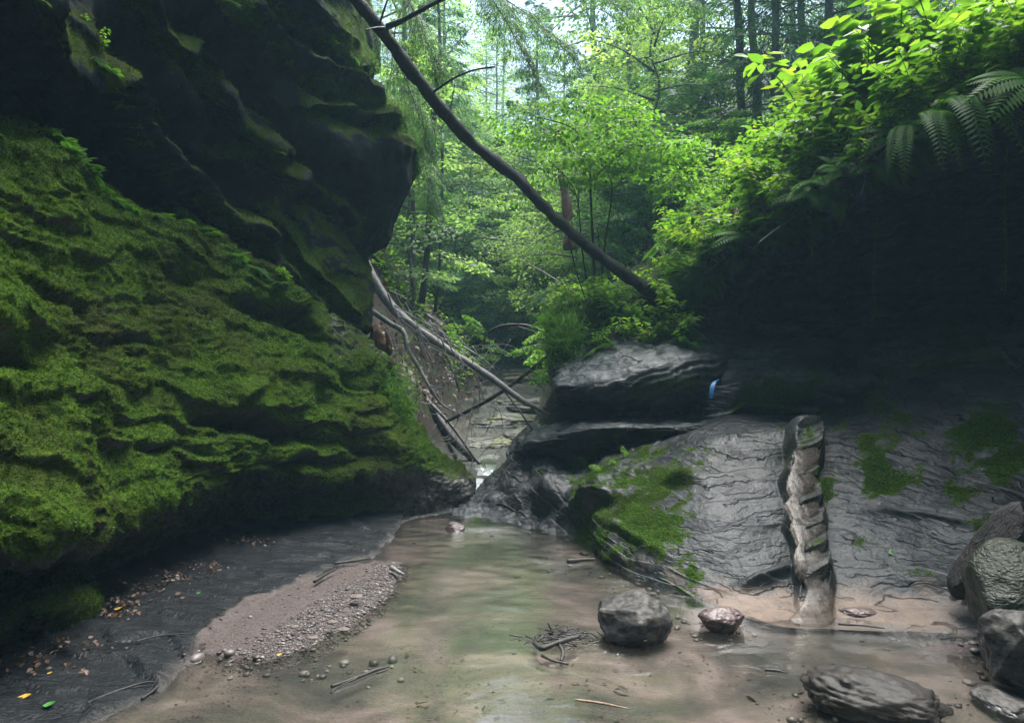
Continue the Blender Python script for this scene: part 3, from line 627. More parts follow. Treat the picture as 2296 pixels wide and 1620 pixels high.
def rb_moss(A, N, U, V):
    n = fbm(A.reshape(-1, 3)*2.2, 4).reshape(U.shape)
    m = -.1+.35*n
    for (u, v, ru, rv, rot, k) in ((1680, 905, 110, 25, 0, .5), (1680, 660, 80, 40, -30, .8), (1780, 860, 70, 60, 0, .7), (2060, 720, 220, 60, -5, .75), (1700, 900, 120, 40, 0, .7), (2200, 820, 170, 70, 0, .55), (1900, 840, 120, 30, -8, .6), (1760, 520, 40, 30, -30, .6)):
        m = m+k*blob(U, V, u, v, ru, rv, rot)*(.8+.9*n)
    lip_y = np.interp(U, [x for x, _ in LIP], [y for _, y in LIP])
    return m+.5*sstep(10, -20, V-lip_y)*(1-sstep(2080, 2150, U))*sstep(-.2, .3, n)
def rb_tan(A, N, U, V):
    lip_y = np.interp(U, [x for x, _ in LIP], [y for _, y in LIP])
    return sstep(8, -12, V-lip_y)*.9
_, RBA, RBN, RBm, RBr, RBc = rock_loft('alcove_cliff', RB, M['alcove'], rb_disp, rb_moss, rb_tan, res=3.4, rt=.42, flip=True, maxseg=110)

# grey topped ledge that carries the ferny knoll
KN = [
 [(1262, 905, 9.2), (1256, 885, 9.0), (1250, 868, 8.8), (1250, 850, 9.0), (1245, 810, 9.3), (1240, 760, 9.4), (1245, 725, 9.7), (1255, 705, 10.2), (1262, 760, 12)],
 [(1255, 908, 8.2), (1246, 885, 7.5), (1237, 865, 7.35), (1240, 845, 7.5), (1236, 800, 7.9), (1230, 745, 8.2), (1238, 705, 8.8), (1250, 690, 9.6), (1260, 740, 11.5)],
 [(1320, 914, 8.3), (1298, 896, 7.2), (1290, 866, 7.0), (1300, 832, 7.3), (1290, 790, 7.7), (1280, 735, 8.0), (1290, 692, 8.5), (1300, 672, 9.5), (1310, 700, 11.5)],
 [(1400, 920, 8.3), (1395, 908, 7.05), (1388, 855, 6.85), (1385, 800, 7.2), (1370, 765, 7.6), (1350, 715, 7.9), (1350, 672, 8.3), (1360, 650, 9.5), (1370, 650, 11.5)],
 [(1500, 922, 8.2), (1498, 908, 6.95), (1490, 822, 6.85), (1490, 768, 7.3), (1475, 742, 7.7), (1450, 695, 7.9), (1440, 660, 8.2), (1440, 625, 9.5), (1440, 600, 11.5)],
 [(1620, 917, 7.9), (1602, 895, 7.0), (1592, 808, 7.0), (1585, 765, 7.6), (1570, 735, 8.0), (1545, 690, 8.1), (1535, 640, 8.4), (1530, 570, 9.6), (1530, 540, 11.5)],
 [(1700, 915, 8.2), (1690, 890, 7.6), (1690, 840, 7.6), (1680, 790, 8.0), (1660, 740, 8.5), (1630, 700, 8.7), (1610, 650, 9), (1600, 600, 10), (1600, 560, 11.5)],
]
KN = [list(r) for r in zip(*KN)]
def kn_disp(q, U, V):
    s = strata(q, (-.35, .3, 1), 12, 1.2, 1.3, .12); top = sstep(800, 740, V)
    return (.05*fbm(q*1.4, 3)+.045*(s-.45)+.012*fbm(q*9, 3))*(1-top)+top*.09*fbm(q*2.4, 4)
def kn_moss(A, N, U, V):
    n = fbm(A.reshape(-1, 3)*2.2, 4).reshape(U.shape)
    return sstep(800, 755, V+40*n+(U-1300)*.22)*1.1+.5*blob(U, V, 1260, 800, 40, 60)+.8*blob(U, V, 1440, 870, 90, 25, -10)*(.6+n)+.7*blob(U, V, 1570, 860, 50, 40, 0)*(.6+n)+.15*n
_, KNA, KNN, KNm, _, _ = rock_loft('knoll_ledge', KN, M['alcove'], kn_disp, kn_moss, None, res=3, rt=.4, flip=True)
LB = [
 [(1150, 1080, 8.4), (1150, 1030, 8.0), (1152, 1010, 8.0), (1160, 985, 8.2), (1180, 965, 9.2)],
 [(1185, 1070, 7.9), (1165, 1018, 7.35), (1160, 1005, 7.3), (1172, 978, 7.5), (1190, 948, 8.6)],
 [(1250, 1070, 7.8), (1240, 1008, 7.1), (1236, 990, 7.0), (1242, 964, 7.15), (1240, 936, 8.3)],
 [(1320, 1055, 7.6), (1310, 990, 6.85), (1308, 970, 6.7), (1312, 950, 6.85), (1310, 932, 8.0)],
 [(1400, 1030, 7.5), (1400, 988, 6.7), (1400, 962, 6.55), (1402, 946, 6.7), (1400, 928, 7.7)],
 [(1500, 1000, 7.2), (1500, 978, 6.5), (1500, 962, 6.38), (1500, 951, 6.5), (1500, 930, 7.5)],
 [(1590, 975, 6.9), (1585, 968, 6.3), (1580, 962, 6.2), (1582, 956, 6.3), (1590, 935, 7.2)],
]
LB = [list(r) for r in zip(*LB)]
rock_loft('lower_ledge', LB, M['alcove'], lambda q, U, V: .04*fbm(q*2.2, 3)+.03*strata(q, (-.1, .2, 1), 14, 1, 1.3, .15)+.01*fbm(q*10, 3),
          lambda A, N, U, V: .25+.55*fbm(A.reshape(-1, 3)*2.6, 3).reshape(U.shape)+.35*N[..., 2]-.5*sstep(.1, -.4, N[..., 2]), None, res=3, rt=.4, flip=True)

# ---------------------------------------------------------------- loose rocks
def rock_mesh(name, dims, seed, cuts=9, detail=.06, sub=5, cutr=(.62, .9), strat=0):
    import bmesh
    bm = bmesh.new(); bmesh.ops.create_icosphere(bm, subdivisions=sub, radius=1)
    V = np.array([v.co[:] for v in bm.verts]); Fc = np.array([[v.index for v in f.verts] for f in bm.faces]); bm.free()
    g = np.random.default_rng(seed)
    for _ in range(cuts):
        n = g.normal(size=3); n /= np.linalg.norm(n); c = g.uniform(*cutr)
        s = V@n; V = V-n[None]*(np.maximum(s-c, 0)*.92)[:, None]
    V = V*(1+.10*fbm(V*1.3+seed, 2)+detail*fbm(V*4+seed, 4))[:, None]
    if strat: V = V*(1+strat*(strata(V, (.2, .3, 1), 5, 1, 1.5, .15)-.4))[:, None]
    V = V*np.array(dims)[None]*.5/.85
    return mesh_np(name, V, Fc, True)
def rock(name, base, dims, seed, mat, label, cat='boulder', rot=(0, 0, 0), group=None, lift=.5, **k):
    me = rock_mesh(name, dims, seed, **k); o = link(name, me, M[mat])
    o.rotation_euler = tuple(R(a) for a in rot)
    o.location = (base[0], base[1], base[2]+dims[2]*lift)
    return tag(o, label, cat, group)
rock('boulder', G(1412, 1422), (.38, .31, .25), 4, 'boulder', 'round grey boulder with a pale top standing in the stream beside the black twigs', lift=.30, cuts=7, cutr=(.66, .9), detail=.05)
rock('stone', G(1618, 1405), (.23, .18, .13), 12, 'boulder_pink', 'small smooth pinkish stone in shallow water between the round boulder and the water groove', 'stone', lift=.28)
rock('boulder', G(1965, 1590)+np.array([0.02, 0, 0]), (.52, .34, .19), 25, 'boulder_dark', 'low flat dark wet boulder in the shallows, nearest of all the boulders', rot=(0, 5, -16), lift=.2, cuts=9, cutr=(.62, .88), detail=.06, strat=.08)
rock('boulder', P(2228, 1232, 3.85), (.36, .32, .66), 31, 'boulder_red', 'tall dark angular block with a reddish side leaning against the slab', rot=(8, 14, 10), lift=0, cuts=13, cutr=(.42, .7), detail=.03)
rock('boulder', P(2282, 1325, 3.45), (.48, .4, .42), 43, 'boulder_green', 'large rounded greenish boulder below the tall dark block', rot=(0, -8, 20), lift=0, cuts=4, cutr=(.75, .95), detail=.03)
rock('boulder', P(2285, 1450, 3.15), (.36, .30, .28), 52, 'boulder', 'rounded grey boulder half in the water under the greenish boulder', lift=0, cuts=7)
rock('stone', P(1020, 1186, 6.1), (.16, .12, .09), 61, 'boulder_pink', 'small brown stone standing in the rippled water below the cascade', 'stone', lift=.1)
rock('stone', G(1415, 1503)+np.array([0, 0, -.045]), (.26, .14, .04), 71, 'boulder_pink', 'pale flat stone lying just under the water in front of the round boulder', 'stone', lift=-.75, cuts=4)
rock('stone', G(2255, 1570), (.2, .26, .07), 81, 'boulder', 'pale grey stone under water near the right edge', 'stone', lift=-.1, cuts=4)
rock('stone', P(1925, 1372, 4.05), (.22, .1, .06), 85, 'boulder_pink', 'small wet stone at the foot of the water groove', 'stone', lift=-.1, cuts=4)
rock('stone', P(1195, 990, 7.6), (.30, .3, .2), 91, 'boulder', 'pale topped mossy stone at the left end of the lower ledge', 'stone', lift=-.1)
for i, (u, v, dd, w, dp, h) in enumerate(((1150, 935, 11.6, 1.5, 1.0, .42), (1200, 895, 13, 1.5, 1.6, .4), (1145, 868, 15, 1.3, 1.4, .4), (1195, 968, 10.4, .9, .8, .4), (1100, 985, 10.2, .9, .8, .35))):
    rock('rock_shelf', P(u, v, dd), (w, dp, h), 100+i, 'shelf', 'flat mossy rock shelf in the stream bed far up the gorge', 'rock', lift=-.4, strat=.12, cuts=5, group='rock shelves stepping up the far stream bed')
rng2 = np.random.default_rng(5)
# steps of logs on the path beyond
for i in range(9):
    v = 852-i*8.5; d = 15.2+i*.75; c = P(1172-i*3.5, v, d)
    s = Soup(); s.tube([c+np.array([-.42, .03*i % .1, 0]), c+np.array([0, 0, .02]), c+np.array([.42, 0, -.01])], [.065, .07, .06], 8, .15)
    tag(s.build('step_log', M['log']), 'weathered log laid across the far path as a step', 'log step', 'log steps climbing the far path')
HAZE = 0.0021; EXPO = 1.42
# ---------------------------------------------------------------- foliage tools
def unit(a): return a/np.maximum(np.linalg.norm(a, axis=-1, keepdims=True), 1e-9)
def leaves8(pos, d, up, size, wid=.38, curl=.18, fold=.10, g=rng):
    """folded ovate leaves: 8 vertices, 4 faces and 2 tips each"""
    d = unit(d); s = unit(np.cross(d, up)); n = np.cross(s, d)
    k = len(pos); size = np.broadcast_to(size, (k,))[:, None]
    def pt(a, b, c): return pos+size*(d*a+s*b+n*c)
    w = wid
    V = np.stack([pt(0, 0, 0), pt(.33, -w, -fold*0), pt(.70, -w*.72, -curl*.5), pt(1, 0, -curl*1.3), pt(.70, w*.72, -curl*.5), pt(.33, w, 0), pt(.33, 0, -fold), pt(.70, 0, -fold-curl*.5)], 1)
    o = (np.arange(k)*8)[:, None]
    Q = np.concatenate([o+[6, 7, 2, 1], o+[6, 5, 4, 7]]); T = np.concatenate([o+[0, 6, 1], o+[0, 5, 6], o+[7, 3, 2], o+[7, 4, 3]])
    return V.reshape(-1, 3), Q, T
def leaves4(pos, d, up, size, wid=.34, curl=.15):
    d = unit(d); s = unit(np.cross(d, up)); n = np.cross(s, d); k = len(pos); size = np.broadcast_to(size, (k,))[:, None]
    V = np.stack([pos, pos+size*(d*.45-s*wid), pos+size*(d-n*curl), pos+size*(d*.45+s*wid)], 1)
    o = (np.arange(k)*4)[:, None]
    return V.reshape(-1, 3), np.concatenate([o+[0, 1, 2, 3]]), None
def rnd(g, k, s=1.): return g.normal(size=(k, 3))*s

def crown_mesh(name, seed, H, z0, Rad, nspray, nleaf, leaf, droop=.12, el=(-.1, .5), prof=None, shape=4, thick=.06, wide=.42, lean=0):
    g = np.random.default_rng(seed); S = Soup(); L = Soup(); per = nleaf//nspray
    for i in range(nspray):
        h = z0+(H-z0)*(i+g.random())/nspray
        f = (h-z0)/(H-z0); pr = prof(f) if prof else (math.sin(math.pi*min(1, .12+f*.86))**.6)
        az = i*2.399+g.normal()*.5; Ln = Rad*pr*g.uniform(.65, 1.1)+.15
        e = g.uniform(*el); d = np.array([math.cos(az)*math.cos(e), math.sin(az)*math.cos(e), math.sin(e)])
        s = np.array([-math.sin(az), math.cos(az), 0]); s = s*math.cos(.25*g.normal())+np.array([0, 0, 1])*.25*g.normal()
        o = np.array([lean*h/H, 0, h])
        S.tube([o, o+d*Ln*.5-np.array([0, 0, droop*Ln*.2]), o+d*Ln*.95-np.array([0, 0, droop*Ln*.95])], [.012*Ln+.01, .008*Ln+.005, .004], 4, per=3)
        t = g.random(per)**.65; lat = g.uniform(-1, 1, per)*wide*Ln*np.sin(np.pi*np.clip(t*.85+.12, 0, 1))
        # leaves gather along side twigs, which leaves gaps
        tw = np.round(t*9)/9; t = t*.45+tw*.55+g.normal(size=per)*.012
        p = o+d*(t*Ln+abs(lat)*.35)[:, None]+s*lat[:, None]+rnd(g, per, thick*Ln*.35)
        p[:, 2] -= droop*(t**2)*Ln+abs(lat)*droop*.8
        dd = d*.8+s*np.sign(lat)[:, None]*.9+rnd(g, per, .45)+np.array([0, 0, -.25])
        up = np.array([0, 0, 1.])+rnd(g, per, .42)
        tint = np.clip(g.normal(.45, .2)+g.normal(size=per)*.16+.25*(f-.5), 0, 1)
        fn = leaves8 if shape == 8 else leaves4
        V, Q, T = fn(p, dd, up, leaf*g.uniform(.6, 1.25, per))
        L.add(V, Q, T, np.repeat(tint, 8 if shape == 8 else 4))
    return L.mesh(name), S
def conifer_mesh(name, seed, H, z0, Rad, nspray, per, sl=(.10, .024), droop=.35):
    g = np.random.default_rng(seed); S = Soup(); L = Soup()
    for i in range(nspray):
        h = z0+(H-z0)*(i+g.random())/nspray; f = (h-z0)/(H-z0)
        Ln = Rad*(1-f*.85)*g.uniform(.6, 1.1)+.2; az = i*2.399+g.normal()*.4
        d = np.array([math.cos(az), math.sin(az), .12]); s = np.array([-math.sin(az), math.cos(az), 0])
        o = np.array([0, 0, h])
        S.tube([o, o+d*Ln*.5-np.array([0, 0, droop*Ln*.15]), o+d*Ln-np.array([0, 0, droop*Ln])], [.01*Ln+.01, .006*Ln+.004, .003], 4, per=3)
        t = g.random(per)**.7; tw = np.round(t*11)/11; side = np.sign(g.uniform(-1, 1, per)); q = g.random(per)*.42*Ln*np.sin(np.pi*np.clip(tw*.8+.18, 0, 1))
        p = o+d*(tw*Ln)[:, None]+(s*side[:, None]+d*.7)*q[:, None]+rnd(g, per, .018*Ln+.006)
        p[:, 2] -= droop*tw**2*Ln+q*.45
        dd = s*side[:, None]+d*.7+rnd(g, per, .45)+np.array([0, 0, -.55])
        V, Q, T = leaves4(p, dd, np.array([0, 0, 1.])+rnd(g, per, .3), sl[0]*g.uniform(.6, 1.3, per), wid=sl[1]/sl[0]*.5, curl=.1)
        L.add(V, Q, T, np.repeat(np.clip(g.normal(.45, .2)+g.normal(size=per)*.15, 0, 1), 4))
    return L.mesh(name), S
def trunk_mesh(name, S, H, r, lean=0, seed=0, wig=.12):
    g = np.random.default_rng(seed); n = 7
    pts = [np.array([lean*(i/(n-1))+g.normal()*wig*(i > 0)*.5, g.normal()*wig*(i > 0)*.5, -.5+(H+.3)*i/(n-1)]) for i in range(n)]
    S.tube(pts, [r*1.35]+[r*(1-.75*i/(n-1)) for i in range(1, n)], 8, .12, 2.5)
    return S.mesh(name)

TREES = {}
def proto_tree(key, kind, seed, H, z0, Rad, nspray, nleaf, leaf, r, mat, bark, **k):
    if kind == 'leafy': cm, S = crown_mesh('crown', seed, H, z0, Rad, nspray, nleaf, leaf, **k)
    else: cm, S = conifer_mesh('crown', seed, H, z0, Rad, nspray, nleaf//nspray, (leaf, leaf*.26), **k)
    tm = trunk_mesh('trunk', S, H, r, seed=seed)
    cm.materials.append(M[mat]); tm.materials.append(M[bark]); TREES[key] = (cm, tm)
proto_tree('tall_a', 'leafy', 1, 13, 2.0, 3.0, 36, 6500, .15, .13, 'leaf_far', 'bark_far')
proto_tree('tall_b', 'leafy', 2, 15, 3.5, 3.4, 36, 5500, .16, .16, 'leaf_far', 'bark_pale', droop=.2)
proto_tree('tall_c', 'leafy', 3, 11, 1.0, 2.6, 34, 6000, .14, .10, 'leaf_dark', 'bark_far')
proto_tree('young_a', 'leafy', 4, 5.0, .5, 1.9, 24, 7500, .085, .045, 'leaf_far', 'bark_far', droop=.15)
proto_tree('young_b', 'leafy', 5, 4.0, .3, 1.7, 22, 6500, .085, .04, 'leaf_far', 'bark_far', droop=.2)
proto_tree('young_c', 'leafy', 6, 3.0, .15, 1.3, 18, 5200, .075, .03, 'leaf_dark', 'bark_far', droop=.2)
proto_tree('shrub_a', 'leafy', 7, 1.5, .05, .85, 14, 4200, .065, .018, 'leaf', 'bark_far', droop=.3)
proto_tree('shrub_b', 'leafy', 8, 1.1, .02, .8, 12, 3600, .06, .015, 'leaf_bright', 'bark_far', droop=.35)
proto_tree('hemlock_a', 'conifer', 9, 14, 1.0, 3.2, 60, 17000, .16, .17, 'needles', 'bark_far')
proto_tree('hemlock_b', 'conifer', 10, 9, .6, 2.2, 46, 14500, .13, .11, 'needles', 'bark_far')
def plant_tree(key, x, y, s, name, label, cat, group=None, z=None, rz=None, tilt=0):
    g = gz(x, y) if z is None else z
    e = empty(name, (x, y, g-.03), rng.uniform(0, 6.28) if rz is None else rz); e.scale = (s, s, s)
    e.rotation_euler[0] = tilt
    tag(e, label, cat, group)
    cm, tm = TREES[key]
    a = bpy.data.objects.new('crown', cm); b = bpy.data.objects.new('trunk', tm)
    for o in (a, b): col.objects.link(o); o.parent = e
    return e
def at_u(u, d): return (u-CU)/F*d

# explicit trees one can pick out
g1 = 'tall broadleaf trees filling the gorge beyond'
for (key, u, d, s, lab) in (
 ('tall_b', 1578, 17, .62, 'tall pale-barked tree rising at the foot of the right forest slope'),
 ('hemlock_a', 1690, 14, .62, 'dark slender conifer beside the pale-barked tree on the right slope'),
 ('hemlock_a', 1800, 15, .62, 'dark blue-green hemlock behind the leafy rim plants'),
 ('hemlock_b', 1860, 12, .85, 'dense dark hemlock above the middle of the fern rim'),
 ('hemlock_b', 1740, 12.5, .8, 'low dark hemlock between the straight dark trunk and the rim plants'),
 ('hemlock_b', 2000, 12, .85, 'dark hemlock behind the tallest rim plants'),
 ('hemlock_a', 2080, 14, .62, 'hemlock with a pale bare trunk above the right rim'),
 ('hemlock_a', 2260, 15, .7, 'dark hemlock at the far right behind the rim'),
 ('tall_b', 1330, 27, 1.15, 'yellow-green tall tree in the bright misty middle of the valley'),
 ('tall_b', 1470, 24, 1.1, 'light green tall tree between the mist and the pale-barked tree'),
 ('hemlock_a', 985, 17, .6, 'feathery hemlock with a dark trunk just right of the overhang'),
 ('hemlock_b', 1010, 21, .8, 'misty hemlock behind the feathery one near the overhang'),
 ('hemlock_b', 925, 13.5, .55, 'small teal-green hemlock on the slope left of the dark slim trunk'),
 ('young_a', 1060, 17, 1.0, 'round green sapling in the middle of the valley left of the log steps'),
 ('young_b', 1130, 20.5, 1.1, 'bright sapling above the log steps'),
 ('young_b', 1215, 17.5, .9, 'bright sapling just right of the log steps'),
 ('young_a', 1290, 14.5, .9, 'green sapling behind the many-stemmed tree'),
 ('tall_a', 905, 22, 1.0, 'green tree rising just beside the overhanging cliff')):
    x = at_u(u, d); plant_tree(key, x, d, s, 'conifer' if 'hemlock' in key else 'tree', lab, 'tree')
gg = np.random.default_rng(77)
labs = {'tall_a': ('tree', 'broadleaf tree in the hazy forest that closes the valley', 'tree'), 'tall_b': ('tree', 'light green broadleaf tree in the hazy forest beyond the gorge', 'tree'),
        'tall_c': ('tree', 'deep green broadleaf tree in the hazy forest beyond the gorge', 'tree'), 'hemlock_a': ('conifer', 'hazy hemlock among the broadleaf trees closing the valley', 'tree'),
        'young_a': ('sapling', 'mid green sapling on the forested gorge slope', 'sapling'), 'young_b': ('sapling', 'bright green sapling on the forested gorge slope', 'sapling'), 'young_c': ('sapling', 'small dark green sapling on the forested gorge slope', 'sapling'),
        'shrub_a': ('shrub', 'low green shrub growing on the gorge slope beyond the cliffs', 'shrub'), 'shrub_b': ('shrub', 'low yellow-green shrub growing on the gorge slope beyond the cliffs', 'shrub')}
def scatter(keys, n, ur, dr, smin, smax, grp):
    for i in range(n):
        k = keys[gg.integers(len(keys))]; d = gg.uniform(*dr); u = gg.uniform(*ur); x = at_u(u, d)
        if abs(x-np.interp(d, XY, XX)) < (1.5 if k[:3] != 'shr' else .95) and d < 19: continue
        if 24 < d < 33 and 1040 < u < 1340 and k[0] == 't': continue
        if d < 12.3 and u < 1085: continue
        if d > 27 and 1130 < u < 1520 and k[0] == 't' and i % 2: continue
        nm, lb, ct = labs[k]
        plant_tree(k, x, d, gg.uniform(smin, smax), nm, lb, ct, {'t': 'far trees', 'h': 'far conifers', 'y': 'slope saplings', 's': 'slope shrubs'}[k[0]]+' '+k.split('_')[0]+' '+{'a': 'green', 'b': 'light', 'c': 'dark'}[k.split('_')[1]])
scatter(['tall_a', 'tall_b', 'tall_c', 'tall_b', 'hemlock_a'], 24, (700, 2300), (28, 58), .7, .95, 'far forest')
scatter(['tall_a', 'tall_b', 'tall_c'], 9, (950, 1450), (36, 50), .5, .7, 'far forest')
scatter(['tall_a', 'tall_b', 'tall_b'], 2, (880, 1600), (22, 27), .5, .65, 'mid forest')
scatter(['young_a', 'young_b', 'young_c'], 34, (860, 1620), (12.5, 22), .7, 1.15, 'slope saplings')
scatter(['young_a', 'young_b'], 22, (980, 1420), (20, 30), .9, 1.5, 'slope saplings')
scatter(['shrub_a', 'shrub_b'], 16, (1040, 1330), (19.2, 23), 1.0, 1.8, 'slope shrubs')
scatter(['shrub_a', 'shrub_b'], 46, (860, 1640), (10.2, 19), .7, 1.3, 'slope shrubs')

# forest on the rims behind and beside the camera, which shades the gorge
for i, (x, y, k) in enumerate(((-7.5, 3, 'tall_a'), (-8.5, -2, 'tall_c'), (-6.5, -5, 'tall_b'), (-2.5, -7, 'tall_a'), (1.5, -8, 'tall_c'), (5.5, -6, 'tall_b'), (8, -2, 'tall_a'), (-5, -9, 'tall_a'), (4.2, -9.5, 'tall_a'), (-10, 7, 'tall_b'), (-8.5, 11, 'tall_c'))):
    nm, lb, ct = labs[k]; plant_tree(k, x, y, 1.15, nm, 'tree standing on the rim behind the photographer, out of the picture', ct, 'rim trees behind the view')

# ---------------------------------------------------------------- the multi-stemmed understory tree
def understory():
    e = empty('slender_tree', P(1335, 695, 8.5)); tag(e, 'slender many-stemmed tree with a flat layered crown standing on the knoll', 'tree')
    b = np.array(e.location); S = Soup()
    stems = [([(1335, 705, 8.5), (1332, 600, 8.5), (1325, 450, 8.5), (1322, 330, 8.5)], .026),
             ([(1345, 705, 8.5), (1355, 560, 8.5), (1372, 430, 8.5), (1360, 385, 8.6), (1328, 335, 8.6)], .017),
             ([(1328, 705, 8.5), (1305, 560, 8.4), (1290, 430, 8.3), (1230, 360, 8.2)], .013), ([(1325, 705, 8.4), (1290, 600, 8.4), (1262, 470, 8.3)], .011), ([(1345, 705, 8.6), (1350, 620, 8.6), (1338, 500, 8.7)], .012),
             ([(1322, 330, 8.5), (1280, 285, 8.3), (1200, 262, 8.1)], .012), ([(1322, 330, 8.5), (1380, 280, 8.7), (1480, 270, 8.9)], .012), ([(1328, 400, 8.5), (1420, 330, 8.3), (1520, 330, 8.2)], .010), ([(1322, 330, 8.5), (1320, 270, 8.8), (1350, 235, 9)], .010)]
    for p, r in stems: S.tube([P(*q)-b for q in p], [r, r*.8]+[r*.55]*(len(p)-2), 6, .1)
    o = link('stems', S.mesh('stems'), M['deadwood_dark'], e)
    L = Soup(); g = np.random.default_rng(3)
    for i in range(58):
        u = g.uniform(1140, 1560); v = 250+60*abs((u-1330)/220)**2+g.uniform(-30, 170)*(1 if u < 1330 else .8); d = g.uniform(7.7, 9.3)
        c = P(u, v, d)-b; k = 120; Rr = g.uniform(.22, .42)
        a = g.uniform(0, 6.28, k); rr = Rr*np.sqrt(g.random(k))
        tilt = rnd(g, 1, .18)[0]; p = c+np.stack([np.cos(a)*rr*1.2, np.sin(a)*rr, np.zeros(k)], 1); p[:, 2] += (p[:, :2]-c[:2])@tilt[:2]+g.normal(size=k)*.018-rr*.15
        dd = np.stack([np.cos(a), np.sin(a), -.3+0*a], 1)+rnd(g, k, .5)
        V, Q, T = leaves8(p, dd, np.array([0, 0, 1.])+rnd(g, k, .4), g.uniform(.035, .065, k))
        L.add(V, Q, T, np.repeat(np.clip(g.normal(.4, .15)+g.normal(size=k)*.15, 0, 1), 8))
    link('foliage', L.mesh('foliage'), M['leaf'], e)
understory()

# ---------------------------------------------------------------- leaning trunk across the gorge
def leaning():
    e = empty('leaning_tree', P(1462, 662, 7.9)); b = np.array(e.location)
    tag(e, 'long dark mossy trunk leaning from the knoll across the gorge to the cliff top', 'tree')
    pts = [(1500, 672, 8.2), (1462, 655, 7.9), (1420, 628, 7.85), (1350, 578, 7.8), (1270, 512, 7.7), (1215, 460, 7.65), (1165, 405, 7.6), (1110, 362, 7.5), (1050, 312, 7.35), (985, 240, 7.1), (925, 165, 6.85), (875, 95, 6.6), (830, 40, 6.4), (790, -10, 6.25), (720, -110, 6.0), (640, -230, 5.8)]
    rad = [.10, .088, .08, .074, .072, .074, .071, .073, .075, .072, .072, .070, .068, .066, .064, .06]
    S = Soup(); S.tube([P(*p)-b for p in pts], [r*.88 for r in rad], 14, .3, 7, per=8)
    link('trunk', S.mesh('trunk'), M['bark'], e)
    for p, r in (([(868, 60, 6.5), (905, 45, 6.4), (960, 15, 6.2), (1040, -25, 6.0)], .03), ([(866, 62, 6.5), (845, 62, 6.3), (815, 68, 6.2)], .010), ([(960, 215, 7.0), (1010, 180, 6.9), (1060, 158, 6.8), (1110, 150, 6.7)], .016),
                 ([(850, 60, 6.4), (862, 20, 6.3), (880, -30, 6.2)], .012), ([(905, 130, 6.7), (885, 95, 6.7), (893, 40, 6.7), (930, -10, 6.8)], .009), ([(1020, 185, 6.9), (1010, 240, 6.9), (985, 300, 6.9)], .006)):
        s = Soup(); s.tube([P(*q)-b for q in p], [r, r*.8]+[r*.6]*(len(p)-2), 7, .2, 8); link('branch', s.mesh('branch'), M['deadwood_dark'], e)
leaning()

def bough(u0, v0, u1, v1, d, n, seed, label, width=.55, hang=.5, tw=13):
    """a drooping hemlock bough, its needles on hanging side twigs"""
    a = P(u0, v0, d); c = P(u1, v1, d+.3); g = np.random.default_rng(seed)
    e = empty('hemlock_bough', a); tag(e, label, 'branch'); S = Soup(); L = Soup()
    ax = c-a; Ln = np.linalg.norm(ax); dn = ax/Ln; s = unit(np.cross(dn, [0, 0, 1.]))
    S.tube([[0, 0, 0], ax*.5+[0, 0, .05], ax], [.012, .008, .003], 5)
    for k in range(tw):
        t = (k+.5)/tw; base = ax*t+np.array([0, 0, .05*math.sin(math.pi*t)])
        for sd in (-1, 1):
            l = width*(.35+.65*math.sin(math.pi*min(1, t*.8+.2)))*g.uniform(.6, 1.15)
            dr = unit(dn*.6+s*sd*.7+rnd(g, 1, .25)[0]); tip = base+dr*l+np.array([0, 0, -hang*l*g.uniform(.6, 1.3)])
            mid = base+dr*l*.55+np.array([0, 0, -.12*l]); S.tube([base, mid, tip], [.004, .003, .0015], 3, per=4)
            m = n//(tw*2); q = g.random(m); p = ((1-q)**2)[:, None]*base+(2*q*(1-q))[:, None]*mid+(q**2)[:, None]*tip
            sp = g.random(m)*.12*(1-q*.6); side = np.sign(g.uniform(-1, 1, m)); cr_ = unit(np.cross(dr, [0, 0, 1.]))
            p = p+cr_*(side*sp)[:, None]+rnd(g, m, .008); p[:, 2] -= sp*.7
            dd = cr_*side[:, None]*.8+dr*.6+rnd(g, m, .4)+np.array([0, 0, -.7])
            V, Q, T = leaves4(p, dd, np.array([0, 0, 1.])+rnd(g, m, .3), g.uniform(.02, .045, m), wid=.11, curl=.1)
            L.add(V, Q, T, np.repeat(np.clip(g.normal(.4, .2)+g.normal(size=m)*.15, 0, 1), 4))
    link('twigs', S.mesh('twigs'), M['deadwood_dark'], e); link('needles', L.mesh('needles'), M['needles'], e)
bough(1040, -60, 1290, 120, 8.0, 9000, 1, 'drooping hemlock bough hanging at the top centre against the sky', .6)
bough(1080, -40, 1210, 190, 8.4, 9000, 2, 'longest drooping hemlock bough, pointing down towards the flat-crowned tree', .5)
bough(1220, -80, 1420, 40, 8.8, 7000, 3, 'short hemlock bough hanging at the top edge right of the sky gap', .6)
bough(880, -70, 985, 160, 7.4, 8000, 4, 'hemlock bough hanging over the leaning trunk near its top', .45, .8)
bough(860, 60, 965, 330, 7.8, 9000, 5, 'grey-green hemlock bough hanging below the leaning trunk beside the cliff', .45, .9)
bough(900, 230, 985, 480, 8.6, 7000, 6, 'lowest hemlock bough hanging in front of the valley by the cliff bulge', .4, .9)
bough(1330, -90, 1560, 10, 9.5, 6000, 7, 'hemlock bough at the top edge beside the pale-barked tree', .6)

